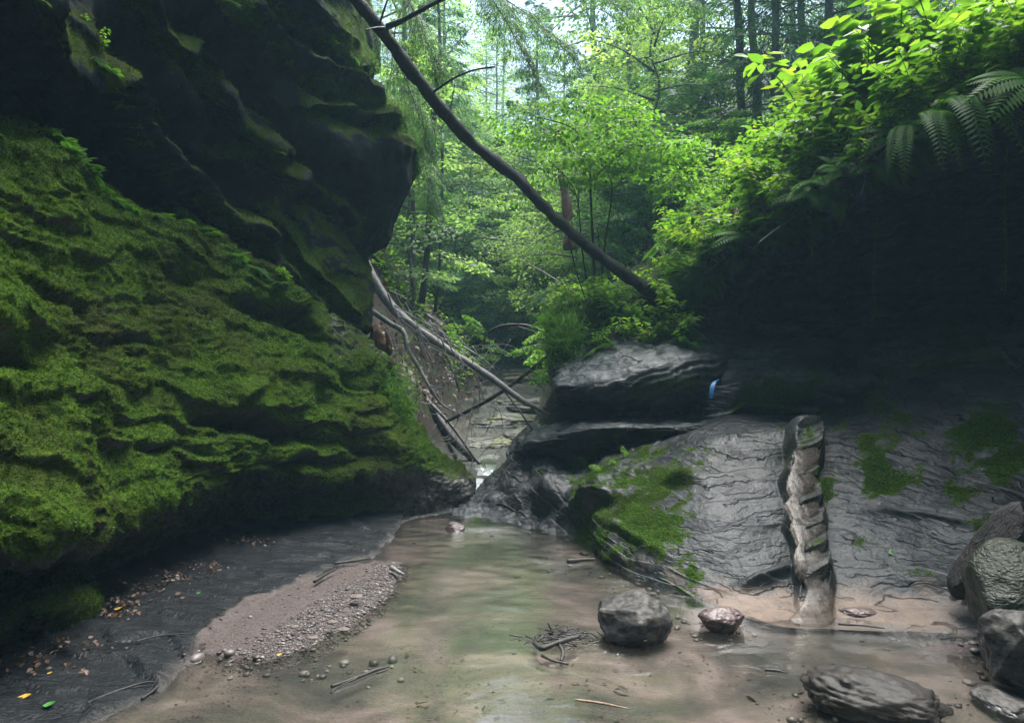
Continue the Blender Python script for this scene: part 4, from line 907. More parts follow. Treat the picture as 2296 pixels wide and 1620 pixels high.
# ---------------------------------------------------------------- fallen timber in the gorge
def timber(name, label, pts, rad, mat='deadwood', twigs=(), cat='fallen branch'):
    if pts[0][2] < 9.7 and name != 'branch': pts = [(a, c, k*.93) for a, c, k in pts]; twigs = [([(a, c, k*.93) for a, c, k in p], r) for p, r in twigs]
    b = P(*pts[0]); e = empty(name, b); tag(e, label, cat)
    S = Soup(); S.tube([P(*p)-b for p in pts], rad, 9, .2, 6); link('trunk', S.mesh('trunk'), M[mat], e)
    for p, r in twigs:
        s = Soup(); s.tube([P(*q)-b for q in p], [r]+[r*.6]*(len(p)-1), 6, .15, 8); link('side_branch', s.mesh('side_branch'), M[mat], e)
timber('fallen_tree', 'largest grey bare fallen tree slanting down across the stream gorge', [(820, 590, 9.6), (848, 645, 9.4), (895, 705, 9.2), (960, 755, 9.0), (1030, 800, 8.8), (1100, 845, 8.6), (1165, 893, 8.4), (1205, 915, 8.3), (1232, 930, 8.3)], [.07, .065, .06, .052, .046, .04, .035, .022, .012],
       twigs=[([(970, 762, 9), (1000, 800, 8.9), (1022, 850, 8.8), (1030, 880, 8.8)], .02), ([(1120, 860, 8.6), (1150, 900, 8.5), (1175, 935, 8.4), (1195, 965, 8.4)], .022), ([(1185, 905, 8.4), (1215, 935, 8.3), (1228, 950, 8.3)], .02),
              ([(1040, 806, 8.8), (1070, 850, 8.8), (1088, 905, 8.8)], .009), ([(870, 670, 9.3), (905, 730, 9.2), (960, 790, 9.1), (985, 860, 9.0)], .012), ([(900, 700, 9.2), (950, 700, 9.1), (1010, 735, 9.0)], .006), ([(1090, 838, 8.6), (1120, 800, 8.7), (1145, 760, 8.8)], .008)])
timber('fallen_branch', 'crooked pale grey branch hanging left of the large fallen tree', [(838, 700, 8.9), (875, 725, 8.8), (905, 745, 8.7), (915, 785, 8.6), (940, 825, 8.6), (962, 865, 8.5), (990, 905, 8.5), (1025, 925, 8.4)], [.035, .033, .03, .028, .025, .02, .016, .006],
       twigs=[([(905, 790, 8.6), (870, 800, 8.6), (840, 803, 8.6)], .009), ([(915, 770, 8.6), (960, 770, 8.5), (1000, 790, 8.4)], .006), ([(962, 865, 8.5), (990, 868, 8.4)], .007), ([(1025, 925, 8.4), (1060, 935, 8.4), (1090, 935, 8.4)], .006), ([(940, 825, 8.6), (925, 880, 8.5), (930, 930, 8.5)], .005), ([(855, 712, 8.9), (880, 760, 8.8), (890, 820, 8.8)], .008)])
timber('fallen_branch', 'thin dark branch crossing under the large fallen tree', [(1000, 945, 9.2), (1080, 905, 9.0), (1150, 860, 8.9), (1225, 800, 8.8), (1245, 785, 8.8)], [.022, .025, .026, .02, .012], 'deadwood_dark', [([(1160, 855, 8.9), (1215, 815, 8.7)], .013), ([(1180, 840, 8.9), (1215, 868, 8.8)], .007)])
timber('fallen_branch', 'arching dead branch above the far rock shelves', [(1035, 815, 10), (1080, 770, 10), (1095, 745, 9.9), (1130, 730, 9.8), (1185, 730, 9.6), (1235, 752, 9.4)], [.012, .016, .02, .022, .02, .014], 'deadwood_dark', [([(1095, 745, 9.9), (1070, 790, 9.9), (1040, 830, 10)], .011), ([(1150, 728, 9.8), (1205, 745, 9.6)], .008)])
timber('fallen_branch', 'thin pale branch bending below the leaning trunk', [(1170, 585, 10.5), (1210, 605, 10.2), (1265, 640, 9.8), (1320, 680, 9.3), (1345, 695, 8.9)], [.006, .01, .013, .016, .018], 'deadwood_dark', [([(1195, 595, 10.3), (1150, 560, 10.4), (1110, 550, 10.5)], .006)])
timber('fallen_log', 'dark rotting trunk lying down the dirt slope to the cascade', [(900, 820, 9.8), (950, 900, 9.4), (1010, 975, 9.1), (1065, 1035, 8.9)], [.08, .09, .08, .05], 'deadwood_dark', [([(960, 900, 9.3), (1010, 950, 9.0), (1060, 1020, 8.7), (1078, 1040, 8.6)], .035)])
timber('branch', 'thin dark stick reaching out from behind the mossy nose', [(835, 815, 8.6), (870, 835, 8.5), (905, 855, 8.4), (935, 860, 8.4)], [.02, .018, .014, .006], 'deadwood_dark')
def stump():
    e = empty('broken_stump', P(868, 868, 8.3)); tag(e, 'rotten orange-brown broken stump beside the mossy nose of the wall', 'stump'); b = np.array(e.location)
    S = Soup(); S.tube([P(*q)-b for q in ((880, 870, 8.3), (872, 835, 8.3), (862, 795, 8.3), (850, 760, 8.3), (842, 728, 8.35))], [.06, .10, .105, .085, .03], 12, .55, 9, per=8)
    S.tube([P(*q)-b for q in ((866, 800, 8.25), (872, 775, 8.2), (866, 745, 8.2))], [.05, .04, .012], 7, .5, 9)
    link('wood', S.mesh('wood'), M['rotten'], e)
    e = empty('snag', P(1272, 500, 13)); tag(e, 'broken orange-barked snag standing in the misty valley', 'dead tree'); b = np.array(e.location)
    S = Soup(); S.tube([P(*q)-b for q in ((1278, 560, 13), (1274, 500, 13), (1268, 440, 13), (1258, 390, 13), (1254, 370, 13))], [.11, .10, .085, .06, .015], 9, .4, 6); link('wood', S.mesh('wood'), M['rotten'], e)
    for (p, r, lab, mt) in (([(1563, 270, 16.5), (1556, 180, 16.3), (1556, 80, 16.2), (1562, 0, 16), (1570, -150, 16)], .11, 'pale straight trunk rising through the right hillside foliage', 'bark_pale'),
                       ([(1672, 400, 13), (1668, 300, 13), (1660, 200, 13), (1658, 80, 13), (1652, 0, 13), (1650, -120, 13)], .075, 'dark straight trunk right of the pale trunk', 'deadwood_dark'),
                       ([(1415, 250, 17), (1412, 180, 17), (1410, 120, 17), (1409, 95, 17)], .06, 'thin broken pole among light green leaves', 'bark_far'),
                       ([(945, 680, 12.5), (955, 600, 12.5), (962, 500, 12.5), (968, 380, 12.5), (975, 200, 12.5)], .06, 'dark slim trunk standing in the valley right of the overhang', 'deadwood_dark'),
                       ([(975, 700, 13), (985, 600, 13), (990, 480, 13), (992, 300, 13)], .03, 'thinnest trunk beside the dark slim trunk', 'deadwood_dark'),
                       ([(2088, 80, 9.5), (2085, 20, 9.5), (2084, -80, 9.5)], .065, 'pale trunk behind the top of the right rim', 'bark_pale')):
        e = empty('bare_tree', P(*p[0])); tag(e, lab, 'tree trunk'); b = np.array(e.location); S = Soup()
        S.tube([P(*q)-b for q in p], [r*1.1]+[r]*(len(p)-1), 9, .15, 4); link('trunk', S.mesh('trunk'), M[mt], e)
stump()
# ---------------------------------------------------------------- small plants
def samp(A, N, W, n, g):
    """n random points of a surface grid, chosen by area times weight W"""
    a = np.linalg.norm(np.cross(A[1:, :-1]-A[:-1, :-1], A[:-1, 1:]-A[:-1, :-1]), axis=-1)*np.maximum(W[:-1, :-1], 0)
    c = np.cumsum(a.ravel()); k = np.searchsorted(c, g.random(n)*c[-1]); k = np.minimum(k, len(c)-1)
    i, j = np.unravel_index(k, a.shape); s, t = g.random(n)[:, None], g.random(n)[:, None]
    p = A[i, j]*(1-s)*(1-t)+A[i+1, j]*s*(1-t)+A[i, j+1]*(1-s)*t+A[i+1, j+1]*s*t
    return p, N[i, j]
def tufts(name, sets, label, seed=1):
    g = np.random.default_rng(seed); L = Soup()
    for (A, N, W, n, l0, l1, wd) in sets:
        p, nn = samp(A, N, W, n, g)
        if name != 'moss': pass
        d = nn*.8+rnd(g, n, .55)+np.array([0, 0, -.1]); ln = g.uniform(l0, l1, n)
        s = unit(np.cross(d, rnd(g, n)))
        pn = .48+.33*fbm(p*2.3, 3)+.25*fbm(p*11, 2); uu, vv = proj(p); pn = pn+.3*blob(uu, vv, 40, 560, 120, 160)+.25*blob(uu, vv, 560, 880, 200, 60, 10)+.55*blob(uu, vv, 880, 940, 80, 130)+.4*blob(uu, vv, 600, 850, 60, 40, 20)-.3*blob(uu, vv, 250, 830, 160, 30)-.25*blob(uu, vv, 560, 720, 120, 40, 20)+.2*blob(uu, vv, 150, 1130, 260, 80)-.3*blob(uu, vv, 380, 560, 160, 110, 35)  # patchy moss tint; the nose is coloured brighter to replace its blocked sun
        d = unit(d); w = (ln*wd)[:, None]
        V = np.stack([p-s*w-nn*.004, p+s*w-nn*.004, p+d*ln[:, None]+s*w*.2], 1).reshape(-1, 3)
        T = np.arange(3*n).reshape(-1, 3)
        L.add(V, None, T, np.repeat(np.clip(pn*.8+g.normal(size=n)*.15, 0, 1), 3))
    o = L.build(name, M['mosstuft'], smooth=False); return tag(o, label, 'moss', kind='stuff')
U1, V1 = proj(MLA); U2, V2 = proj(ULA); U3, V3 = proj(RAA)
tufts('moss', [(MLA, MLN, sstep(.65, 1.05, MLm)*(MLN[..., 2] > -.6)*(U1 > -150), 190000, .008, .022, .22),
               (ULA, ULN, sstep(.45, .8, ULm)*(U2 > -50)*(V2 > -50), 26000, .012, .035, .18),
               (RAA, RAN, sstep(.5, .9, RAm)*(U3 < 2350), 26000, .006, .016, .25)], 'short velvety moss covering the rock walls')

def frond(g, L, base, d, length, droop=.5, npair=17, wide=.26, tint=.5):
    d = unit(np.array(d, float)); t = np.linspace(0, 1, npair+3); up = np.array([0, 0, 1.])
    C = base+d[None]*(t*length)[:, None]; C[:, 2] -= droop*length*t**2*.8
    T = np.gradient(C, axis=0); T = unit(T); s = unit(np.cross(T, up[None]+0*T)); n = np.cross(s, T)
    w = wide*length*np.sin(np.pi*np.clip(t*.9+.13, 0, 1))**.8*(1-t*.25)
    P_, D, Z, N_ = [], [], [], []
    for i in range(2, npair+3):
        for sd in (-1, 1):
            P_.append(C[i]); D.append(s[i]*sd+T[i]*.45-up*.12); Z.append(w[i]+.004); N_.append(n[i]+s[i]*sd*.2)
    V, Q, T_ = leaves4(np.array(P_), np.array(D), np.array(N_), np.array(Z), wid=.62*length/(npair*1.15)/(w.max()+1e-6), curl=.12)
    L.add(V, Q, T_, np.clip(tint+g.normal()*.12, 0, 1))
    a = C[::3] if len(C[::3]) > 1 else C
    L.tube(a, .0022, 3, per=1, a=.3)
def fern_mesh(seed, n=8, length=.4, up=.5):
    g = np.random.default_rng(seed); L = Soup()
    for i in range(n):
        az = i*2*math.pi/n+g.normal()*.3; e = g.uniform(.25, .9)*up*1.6
        frond(g, L, np.zeros(3), (math.cos(az), math.sin(az), e), length*g.uniform(.7, 1.15), g.uniform(.5, .9), tint=g.uniform(.3, .7))
    m = L.mesh('fern'); m.materials.append(M['fern']); return m
def herb_meshes(seed, H=.5, nst=4, leaf=.075, mat='leaf_bright', shape=8, dense=1.):
    g = np.random.default_rng(seed); S = Soup(); L = Soup()
    for i in range(nst):
        az = g.uniform(0, 6.28); ln = H*g.uniform(.6, 1.1); o = np.array([g.normal()*.05, g.normal()*.05, -.03]); out = np.array([math.cos(az), math.sin(az), 0])
        c = [o, o+out*ln*.12+np.array([0, 0, ln*.5]), o+out*ln*.42+np.array([0, 0, ln*.9])]
        S.tube(c, [.0045, .0035, .002], 4, per=3)
        nn = int(8*dense); t = np.linspace(.3, 1, nn); Cc = cr(np.array(c), t*2)
        for q in range(nn):
            ph = q*2.2+g.random()
            for k in range(3 if q < nn-1 else 5):
                a = ph+k*2.1+g.normal()*.3; dd = np.array([math.cos(a), math.sin(a), g.uniform(-.35, .25)]); sz = leaf*g.uniform(.6, 1.2)*(1-.3*(q == 0))
                pt = Cc[q]+dd*sz*g.uniform(.15, .7)
                V, Q, T = leaves8(pt[None], dd[None]+rnd(g, 1, .15), np.array([[0, 0, 1.]])+rnd(g, 1, .3), sz, wid=.30)
                L.add(V, Q, T, np.clip(.5+g.normal()*.22, 0, 1))
    a = L.mesh('foliage'); b = S.mesh('stems'); a.materials.append(M[mat]); b.materials.append(M['stem']); return a, b
def put_herb(pr, loc, s, rz, name, label, cat, group=None, tilt=(0, 0)):
    e = empty(name, loc, rz); e.scale = (s, s, s); e.rotation_euler = (tilt[0], tilt[1], rz); tag(e, label, cat, group)
    for nm, me in (('foliage', pr[0]), ('stems', pr[1])):
        o = bpy.data.objects.new(nm, me); col.objects.link(o); o.parent = e
    return e
def put_fern(me, loc, s, rot, label, group=None):
    o = bpy.data.objects.new('fern', me); col.objects.link(o); o.location = loc; o.scale = (s, s, s); o.rotation_euler = rot
    return tag(o, label, 'fern', group)
HB = [herb_meshes(20+i, H=(.5, .6, .7, .42)[i % 4], leaf=(.10, .115, .08, .095)[i % 4], nst=(4, 5, 4, 5)[i % 4], mat='leaf_bright') for i in range(4)]
HD = [herb_meshes(30+i, H=(.35, .42, .3)[i], leaf=(.055, .05, .06)[i], nst=5, mat='leaf') for i in range(3)]
FN = [fern_mesh(40+i, n=(8, 10, 7)[i], length=(.36, .42, .30)[i]) for i in range(3)]
g5 = np.random.default_rng(99)
# rim of the right bank
UR, VR = proj(RBA)
nr = len(RBr)
rowp = RBr[:, None]+0*RBc[None, :]
rowp = rowp-1
wr = ((rowp > 6.9) & (rowp < 10.4)).astype(float)*(UR > 1470)*(UR < 2420)
wr = wr*np.where(rowp < 8.6, 1.6, .8)+((rowp > 6.2) & (rowp < 8))*(UR > 1500)*(UR < 1760)*2.
bare = blob(UR, VR, 2230, 225, 95, 34, -20)+.7*blob(UR, VR, 1900, 395, 50, 12, -30)
pts, nn = samp(RBA, RBN, wr*(bare < .35), 380, g5)
for i, p in enumerate(pts):
    u, v = proj(p); near = u > 1690
    k = g5.random()
    if k < .34: put_fern(FN[g5.integers(3)], p, g5.uniform(.7, 1.15), (g5.normal()*.25+.3, g5.normal()*.2, g5.uniform(0, 6.28)), 'green fern among the leafy plants on the right rim' if near else 'fern on the bank above the leaning trunk base', 'ferns on the right rim' if near else 'ferns on the lower bank')
    elif near: put_herb(HB[g5.integers(4)], p, g5.uniform(.65, 1.15), g5.uniform(0, 6.28), 'leafy_plant', 'sunlit broad-leaved plant crowding the right rim', 'plant', 'broad-leaved plants on the right rim', (.15, 0))
    else: put_herb((HD+HB)[g5.integers(5)], p, g5.uniform(.6, 1.0), g5.uniform(0, 6.28), 'leafy_plant', 'broad-leaved plant on the bank above the leaning trunk base', 'plant', 'broad-leaved plants on the lower bank', (.15, 0))
ep, _ = samp(RBA, RBN, ((rowp > 5.9) & (rowp < 7.6))*(UR > 1520)*(UR < 2330)*(blob(UR, VR, 2230, 225, 80, 34, -20) < .4), 110, g5)
for i, p in enumerate(ep):
    if g5.random() < .4: put_fern(FN[g5.integers(3)], p, g5.uniform(.7, 1.1), (g5.uniform(.5, 1.0), g5.normal()*.3, g5.uniform(-.6, .6)), 'fern spilling over the very edge of the right rim', 'ferns spilling over the rim edge')
    else: put_herb((HB+HD)[g5.integers(7)], p, g5.uniform(.5, .95), g5.uniform(0, 6.28), 'leafy_plant', 'leafy plant leaning out over the very edge of the right rim', 'plant', 'leafy plants leaning over the rim edge', (g5.uniform(.3, .8), 0))
# taller leafy stems that stand out against the dark hemlocks
for (u, v, d, s, lab) in ((1840, 330, 6.7, 1.9, 'tallest leafy stem group left of the rim crest'), (1990, 260, 6.3, 1.8, 'tall broad-leaved plant standing up against the dark hemlocks'), (1920, 300, 6.5, 1.7, 'leafy plant with reaching stems between two tall ones on the rim'), (2090, 210, 6.0, 1.6, 'tall leafy plant next to the pale trunk behind the rim'), (2250, 150, 5.5, 1.2, 'leafy plant at the right end of the rim')):
    put_herb(HB[1], P(u, v, d), s, g5.uniform(0, 6), 'leafy_plant', lab, 'plant')
# big fern fronds hanging over the edge
for i, (u, v, d, du, dv, l, lab) in enumerate(((2080, 265, 5.1, -.15, -1, .42, 'large fern frond hanging straight down from the rim, left of two'), (2135, 240, 4.95, .05, -1, .52, 'longest fern frond hanging from the rim, right of two'), (2030, 290, 5.3, -.5, -.6, .36, 'fern frond arching left over the rim edge'), (2175, 235, 4.9, .3, -.9, .25, 'short fern frond beside the bare leaf litter'))):
    g = np.random.default_rng(60+i); L = Soup()
    for k in range(3): frond(g, L, np.array([g.normal()*.02, 0, 0]), (du+g.normal()*.2, -.75+g.normal()*.1, .35), l*1.35*g.uniform(.8, 1.1), 1.9, 27, .17, tint=.35)
    o = L.build('fern_frond', M['fern']); o.location = P(u, v, d); tag(o, lab, 'fern')
# knoll plants
UK, VK = proj(KNA)
kp, _ = samp(KNA, KNN, (VK < 800)*(VK > 640)*(UK > 1225)*(UK < 1560)*(KNA[..., 1] < 9.2)*1.0, 75, g5)
for p in kp:
    if g5.random() < .6: put_fern(FN[g5.integers(3)], p, g5.uniform(.45, .85), (g5.normal()*.3+.35, g5.normal()*.3-.2, g5.uniform(0, 6.28)), 'bright fern growing on the knoll above the grey ledge', 'ferns on the knoll')
    else: put_herb((HB+HD)[g5.integers(7)], p, g5.uniform(.5, .8), g5.uniform(0, 6), 'leafy_plant', 'small leafy plant among the knoll ferns', 'plant', 'leafy plants on the knoll')
put_herb(HB[0], P(1500, 690, 7.5), .8, 1, 'leafy_plant', 'bright leafy plant at the root of the leaning trunk', 'plant')
# hanging grass fringe at the left end of the knoll
def fringe(name, cen, n, seed, label, ln=(.08, .2), spread=(.25, .12, .2), mat='fern'):
    g = np.random.default_rng(seed); L = Soup()
    p = np.stack([g.normal(size=n)*spread[0], g.normal(size=n)*spread[1], g.normal(size=n)*spread[2]], 1)
    l = g.uniform(*ln, n)[:, None]; o = np.stack([g.normal(size=n)*.5-.3, -.5+g.normal(size=n)*.3, .4+0*p[:, 0]], 1); o = unit(o)
    s = unit(np.cross(o, rnd(g, n)))*.003
    m = p+o*l*.5; t = m+o*l*.15+np.array([0, 0, -1.])*l*.5
    V = np.stack([p-s, p+s, m+s*.8, t, m-s*.8], 1).reshape(-1, 3); k = (np.arange(n)*5)[:, None]
    L.add(V, k+[0, 1, 2, 4], k+[4, 2, 3], np.repeat(np.clip(g.normal(.55, .2, n), 0, 1), 5))
    ob = L.build(name, M[mat], smooth=False); ob.location = cen; return tag(ob, label, 'grass', kind='stuff')
fringe('grass', P(1262, 770, 7.75), 2600, 1, 'soft grass drooping over the left end of the knoll', spread=(.13, .12, .26))
fringe('grass', P(905, 905, 7.1), 1500, 2, 'bright grass fringe on the nose of the mossy wall', ln=(.05, .14), spread=(.08, .1, .22))
# ferns and herbs on the left walls
def on_line(L, n, d0, d1, fn, jit=4):
    L = np.array(L, float); s = np.concatenate([[0], np.cumsum(np.hypot(*np.diff(L, axis=0).T))])
    for k in range(n):
        t = g5.random()*s[-1]; u = np.interp(t, s, L[:, 0]); v = np.interp(t, s, L[:, 1]); fn(u, v, np.interp(t/s[-1], np.linspace(0, 1, len(d0)), d0), k)
def nearest(A, u, v, front=True):
    U, V = proj(A); q = (U-u)**2+(V-v)**2; m = q < 60
    if not m.any(): i = np.unravel_index(np.argmin(q), q.shape); return A[i]
    d = np.where(m, A[..., 1], 1e9); return A[np.unravel_index(np.argmin(d), d.shape)]
for Ln, n, lab, grp in ((L1, 34, 'small fern on the long mossy ledge of the dark cliff', 'ferns on the long mossy ledge'), (L3, 20, 'small fern on the upper ledge of the dark cliff', 'ferns on the upper cliff ledge'), (L4, 12, 'tiny fern on the topmost cliff ledge', 'ferns on the topmost cliff ledge'), (L2, 10, 'tiny fern on the dim middle ledge of the dark cliff', 'ferns on the middle cliff ledge')):
    on_line(Ln, n, [1], 0, lambda u, v, d, k: put_fern(FN[g5.integers(3)], nearest(ULA, u, v), g5.uniform(.16, .38), (g5.normal()*.4+.4, g5.normal()*.4, g5.uniform(0, 6.28)), lab, grp))
CREST = [(100, 275), (190, 350), (260, 440), (330, 478), (400, 470), (465, 505), (550, 575), (660, 635), (705, 668)]
on_line(CREST, 40, [1], 0, lambda u, v, d, k: put_fern(FN[g5.integers(3)], nearest(MLA, u, v+6), g5.uniform(.2, .45), (g5.normal()*.3+.3, g5.normal()*.4, g5.uniform(0, 6.28)), 'small fern along the crest of the mossy wall', 'ferns on the crest of the mossy wall'))
for (A, u, v, s, pr, lab) in ((ULA, 320, 300, .55, HD[0], 'leafy plant sprouting half way down the long mossy ledge'), (ULA, 215, 110, .5, HD[1], 'leafy plant near the top of the long mossy ledge'), (MLA, 652, 632, .35, HB[0], 'tiny yellow-green plant on the crest near the dark cliff'), (MLA, 415, 478, .35, HD[2], 'little leafy plant in the middle of the mossy crest')):
    put_herb(pr, nearest(A, u, v), s, 2, 'leafy_plant', lab, 'plant')
for i in range(16):
    u = g5.uniform(860, 925); v = 830+(u-860)*1.3+g5.uniform(-20, 50)
    put_fern(FN[g5.integers(3)], nearest(MLA, u, v), g5.uniform(.2, .36), (g5.normal()*.3+.5, .5+g5.normal()*.2, g5.uniform(0, 6.28)), 'bright fern on the nose of the mossy wall', 'ferns on the nose of the mossy wall')
for (u, v, s) in ((1335, 1050, .3), (1400, 1018, .28), (1310, 1042, .3), (1370, 1035, .22)):
    put_herb(HD[g5.integers(3)], nearest(RAA, u, v), s, g5.uniform(0, 6), 'seedling', 'small leafy seedling rooted at the left top edge of the slab', 'plant', 'seedlings at the slab edge')
# ---------------------------------------------------------------- roots and vines hanging in the alcove
for i, (pts_, r, lab) in enumerate((([(1968, 480, 6.2), (1962, 560, 6.2), (1958, 640, 6.2), (1962, 700, 6.2), (1945, 716, 6.1)], .004, 'longest leafy vine hanging in the dark alcove'), ([(2258, 330, 5.2), (2252, 450, 5.2), (2256, 560, 5.2), (2254, 660, 5.2)], .003, 'thin vine hanging at the far right of the alcove'),
                               ([(1955, 350, 5.75), (1940, 400, 5.7), (1930, 440, 5.7)], .005, 'short pale root hanging from the rim'), ([(1790, 480, 6.4), (1745, 510, 6.3), (1700, 545, 6.3)], .006, 'pale root slanting from the rim end'), ([(1660, 560, 7.2), (1640, 600, 7.1), (1648, 640, 7.1)], .004, 'thin curled root under the lower rim'), ([(1820, 500, 6.3), (1822, 600, 6.3)], .002, 'fine root thread hanging in the alcove'))):
    S = Soup(); S.tube([P(*q) for q in pts_], r, 5, per=6)
    if i < 2:
        g = np.random.default_rng(i); a = np.array([P(*q) for q in pts_]); t = g.random(60)*(len(a)-1); pp = cr(a, t)+rnd(g, 60, .012)
        V, Q, T = leaves8(pp, rnd(g, 60)+[0, 0, -.6], np.array([0, -1., .5])+rnd(g, 60, .5), g.uniform(.012, .026, 60)); S.add(V, Q, T, .6)
    tag(S.build('hanging_vine' if i < 2 else 'hanging_root', M['stem'] if i < 2 else M['deadwood']), lab, 'vine' if i < 2 else 'root')
# ---------------------------------------------------------------- blue tape
def tape():
    c = [P(1612, 850, 6.75), P(1602, 856, 6.68), P(1597, 868, 6.64), P(1595, 882, 6.62), P(1594, 893, 6.62)]
    C = cr(np.array(c), np.linspace(0, 4, 24)); W = np.interp(np.linspace(0, 4, 24), [0, 1, 2, 3, 4], [.008, .018, .022, .02, .017]); s = np.array([.9, -.3, .1])
    A = np.concatenate([np.stack([C-s*W[:, None]+[0, 0, 0], C+[0, -.004, 0], C+s*W[:, None]], 1)], 1); A2 = A+np.array([0, .003, 0])
    V = np.concatenate([A.reshape(-1, 3), A2.reshape(-1, 3)]); f = grid_faces(24, 3)
    tag(link('marking_tape', mesh_np('tape', V, [f, f[:, ::-1]+72]), M['tape']), 'short strip of bright blue tape hanging from the mossy rock edge', 'tape')
tape()
# ---------------------------------------------------------------- falling water in the groove
def fall():
    knots = [(1768, 958, .03), (1785, 966, .045), (1800, 985, .04), (1800, 1004, .10), (1797, 1030, .085), (1792, 1056, .05), (1790, 1061, .10), (1786, 1088, .085), (1782, 1112, .045), (1790, 1118, .115), (1790, 1142, .10), (1792, 1160, .055), (1806, 1166, .12), (1800, 1190, .08), (1795, 1216, .035),
             (1806, 1226, .075), (1820, 1252, .115), (1822, 1278, .10), (1812, 1300, .05), (1822, 1312, .075), (1824, 1345, .085), (1820, 1372, .10), (1818, 1392, .13), (1820, 1408, .10), (1822, 1435, .03)]
    C0 = np.array([nearest(RAA, p[0], p[1])+np.array([0, -.006, .006]) for p in knots]); C0[:, 0] = [P(p[0]+10, p[1], c[1])[0] for p, c in zip(knots, C0)]
    for _ in range(6): C0[1:-1, 1:] = C0[1:-1, 1:]*.5+(C0[2:, 1:]+C0[:-2, 1:])*.25
    C0[-1, 2] = -.02; n = 320
    t = np.linspace(0, len(knots)-1, n); C = cr(C0, t, .4); W = np.interp(t, range(len(knots)), [p[2]*1.05 for p in knots])
    k = np.linspace(-1, 1, 30); A = C[:, None]+np.array([1., 0, 0])*(W[:, None]*k[None])[..., None]
    q = W/W.max(); A += np.array([0, -.7, .7])*(.016*q[:, None]*np.sqrt(np.clip(1-k[None]**2, 0, 1))-.012)[..., None]
    A += (np.array([0, -.7, .7])*(.0015*fbm(A.reshape(-1, 3)*np.array([22, 6, 6]), 2))[:, None]).reshape(A.shape)
    B = A+np.array([0, .03, -.03]); V = np.concatenate([A.reshape(-1, 3), B.reshape(-1, 3)]); f = grid_faces(n, 30)
    tag(link('waterfall', mesh_np('waterfall', V, [f[:, ::-1], f+n*30]), M['fall']), 'thin silky strand of water running down the groove in the slab', 'waterfall')
fall()
# ---------------------------------------------------------------- sticks, leaves, gravel
def stick(pts_, r, label, mat='deadwood_dark', name='stick', extra=(), cat='stick', z=.012):
    b = G(*pts_[0], z); e = Soup(); 
    e.tube([G(u, v, z) for u, v in pts_], [r]+[r*.9]*(len(pts_)-2)+[r*.5], 7, .3, 12)
    for q, rr in extra: e.tube([G(u, v, z+.004) for u, v in q], [rr]+[rr*.6]*(len(q)-1), 5, .2, 12)
    return tag(e.build(name, M[mat]), label, cat)
stick([(742, 1538), (790, 1522), (840, 1502), (872, 1494)], .008, 'forked dark stick lying in the shallow sand below the gravel bar', extra=[([(742, 1552), (765, 1535), (800, 1520)], .005), ([(845, 1508), (870, 1500)], .004)])
stick([(318, 1565), (345, 1546), (367, 1524)], .006, 'short straight dark stick on the wet shelf near the bottom left')
stick([(195, 1575), (250, 1552), (320, 1530), (350, 1528)], .005, 'long thin curved stick on the wet shelf at the bottom left', z=.03)
stick([(305, 1437), (360, 1424), (440, 1418)], .005, 'thin twig lying across the dark wet shelf', z=.04)
stick([(1272, 1258), (1300, 1255), (1335, 1253)], .016, 'dark stick floating beside the foot of the mossy slab')
stick([(1290, 1568), (1340, 1574), (1410, 1588)], .006, 'pale dry stick lying under water at the bottom centre', 'twigdry')
stick([(705, 1303), (728, 1288), (752, 1275)], .012, 'dark rotten wood chunk on the upper edge of the gravel bar', z=.05)
stick([(750, 1262), (790, 1257), (830, 1250)], .009, 'dark wet stick where the gravel bar meets the shelf', z=.04)
stick([(878, 1272), (892, 1280), (905, 1287)], .018, 'short grey stick at the right tip of the gravel bar', 'deadwood', z=.05)
stick([(2110, 1432), (2150, 1428), (2190, 1440)], .004, 'thin twig on the right sand patch', z=.02)
stick([(1880, 1398), (1940, 1402), (1985, 1408)], .006, 'thin dark stick by the foot of the right slab', z=.02)
stick([(1715, 1500), (1740, 1502), (1765, 1508)], .008, 'short dark stick in the water in front of the pinkish stone')
def twig_pile():
    g = np.random.default_rng(8); S = Soup(); c = G(1265, 1432)
    for i in range(60):
        p = c+np.array([g.normal()*.09, g.normal()*.05, abs(g.normal())*.02]); d = unit(np.array([g.normal(), g.normal()*.8, g.normal()*.25])); l = g.uniform(.03, .13)
        S.tube([p-d*l*.5, p+rnd(g, 1, .006)[0], p+d*l*.5], g.uniform(.002, .005), 4, per=2)
    S.tube([G(1198, 1440, .03), G(1215, 1452, .04), G(1250, 1440, .05), G(1300, 1425, .05)], [.012, .016, .015, .01], 7, .3, 12); S.tube([G(1250, 1440, .04), G(1262, 1460, .03), G(1258, 1482, .01)], .011, 7, .3, 12)
    S.tube([G(1215, 1468, .02), G(1240, 1480, .02), G(1275, 1488, .01)], .008, 6, .3, 12)
    tag(S.build('twig_pile', M['deadwood_dark']), 'tangle of black twigs caught against the round boulder', 'twigs')
twig_pile()
def one_leaf(u, v, size, rz, mat, label, z=None, surf=None, flat=0):
    if surf is not None: p = nearest(surf, u, v)+np.array([0, -.01, .012])
    else:
        p = G(u, v); zz = gz(p[0], p[1]); p = G(u, v, max(zz, 0)+.008)
    V, Q, T = leaves8(np.zeros((1, 3)), np.array([[math.cos(rz), math.sin(rz), .05]]), np.array([[0., -.5 if surf is not None else -.1, 1]]), size, wid=.36, curl=-.12, fold=.06)
    s = Soup(); s.add(V, Q, T, .5); s.add(V-[0, 0, .0015], Q[:, ::-1], T[:, ::-1], .5)
    o = s.build('fallen_leaf', M[mat]); o.location = p; return tag(o, label, 'leaf')
one_leaf(38, 1562, .06, .1, 'yellow', 'curled yellow leaf on the wet shelf in the bottom left corner')
one_leaf(255, 1365, .045, .5, 'yellow', 'small orange-yellow leaf at the end of the leaf litter strip')
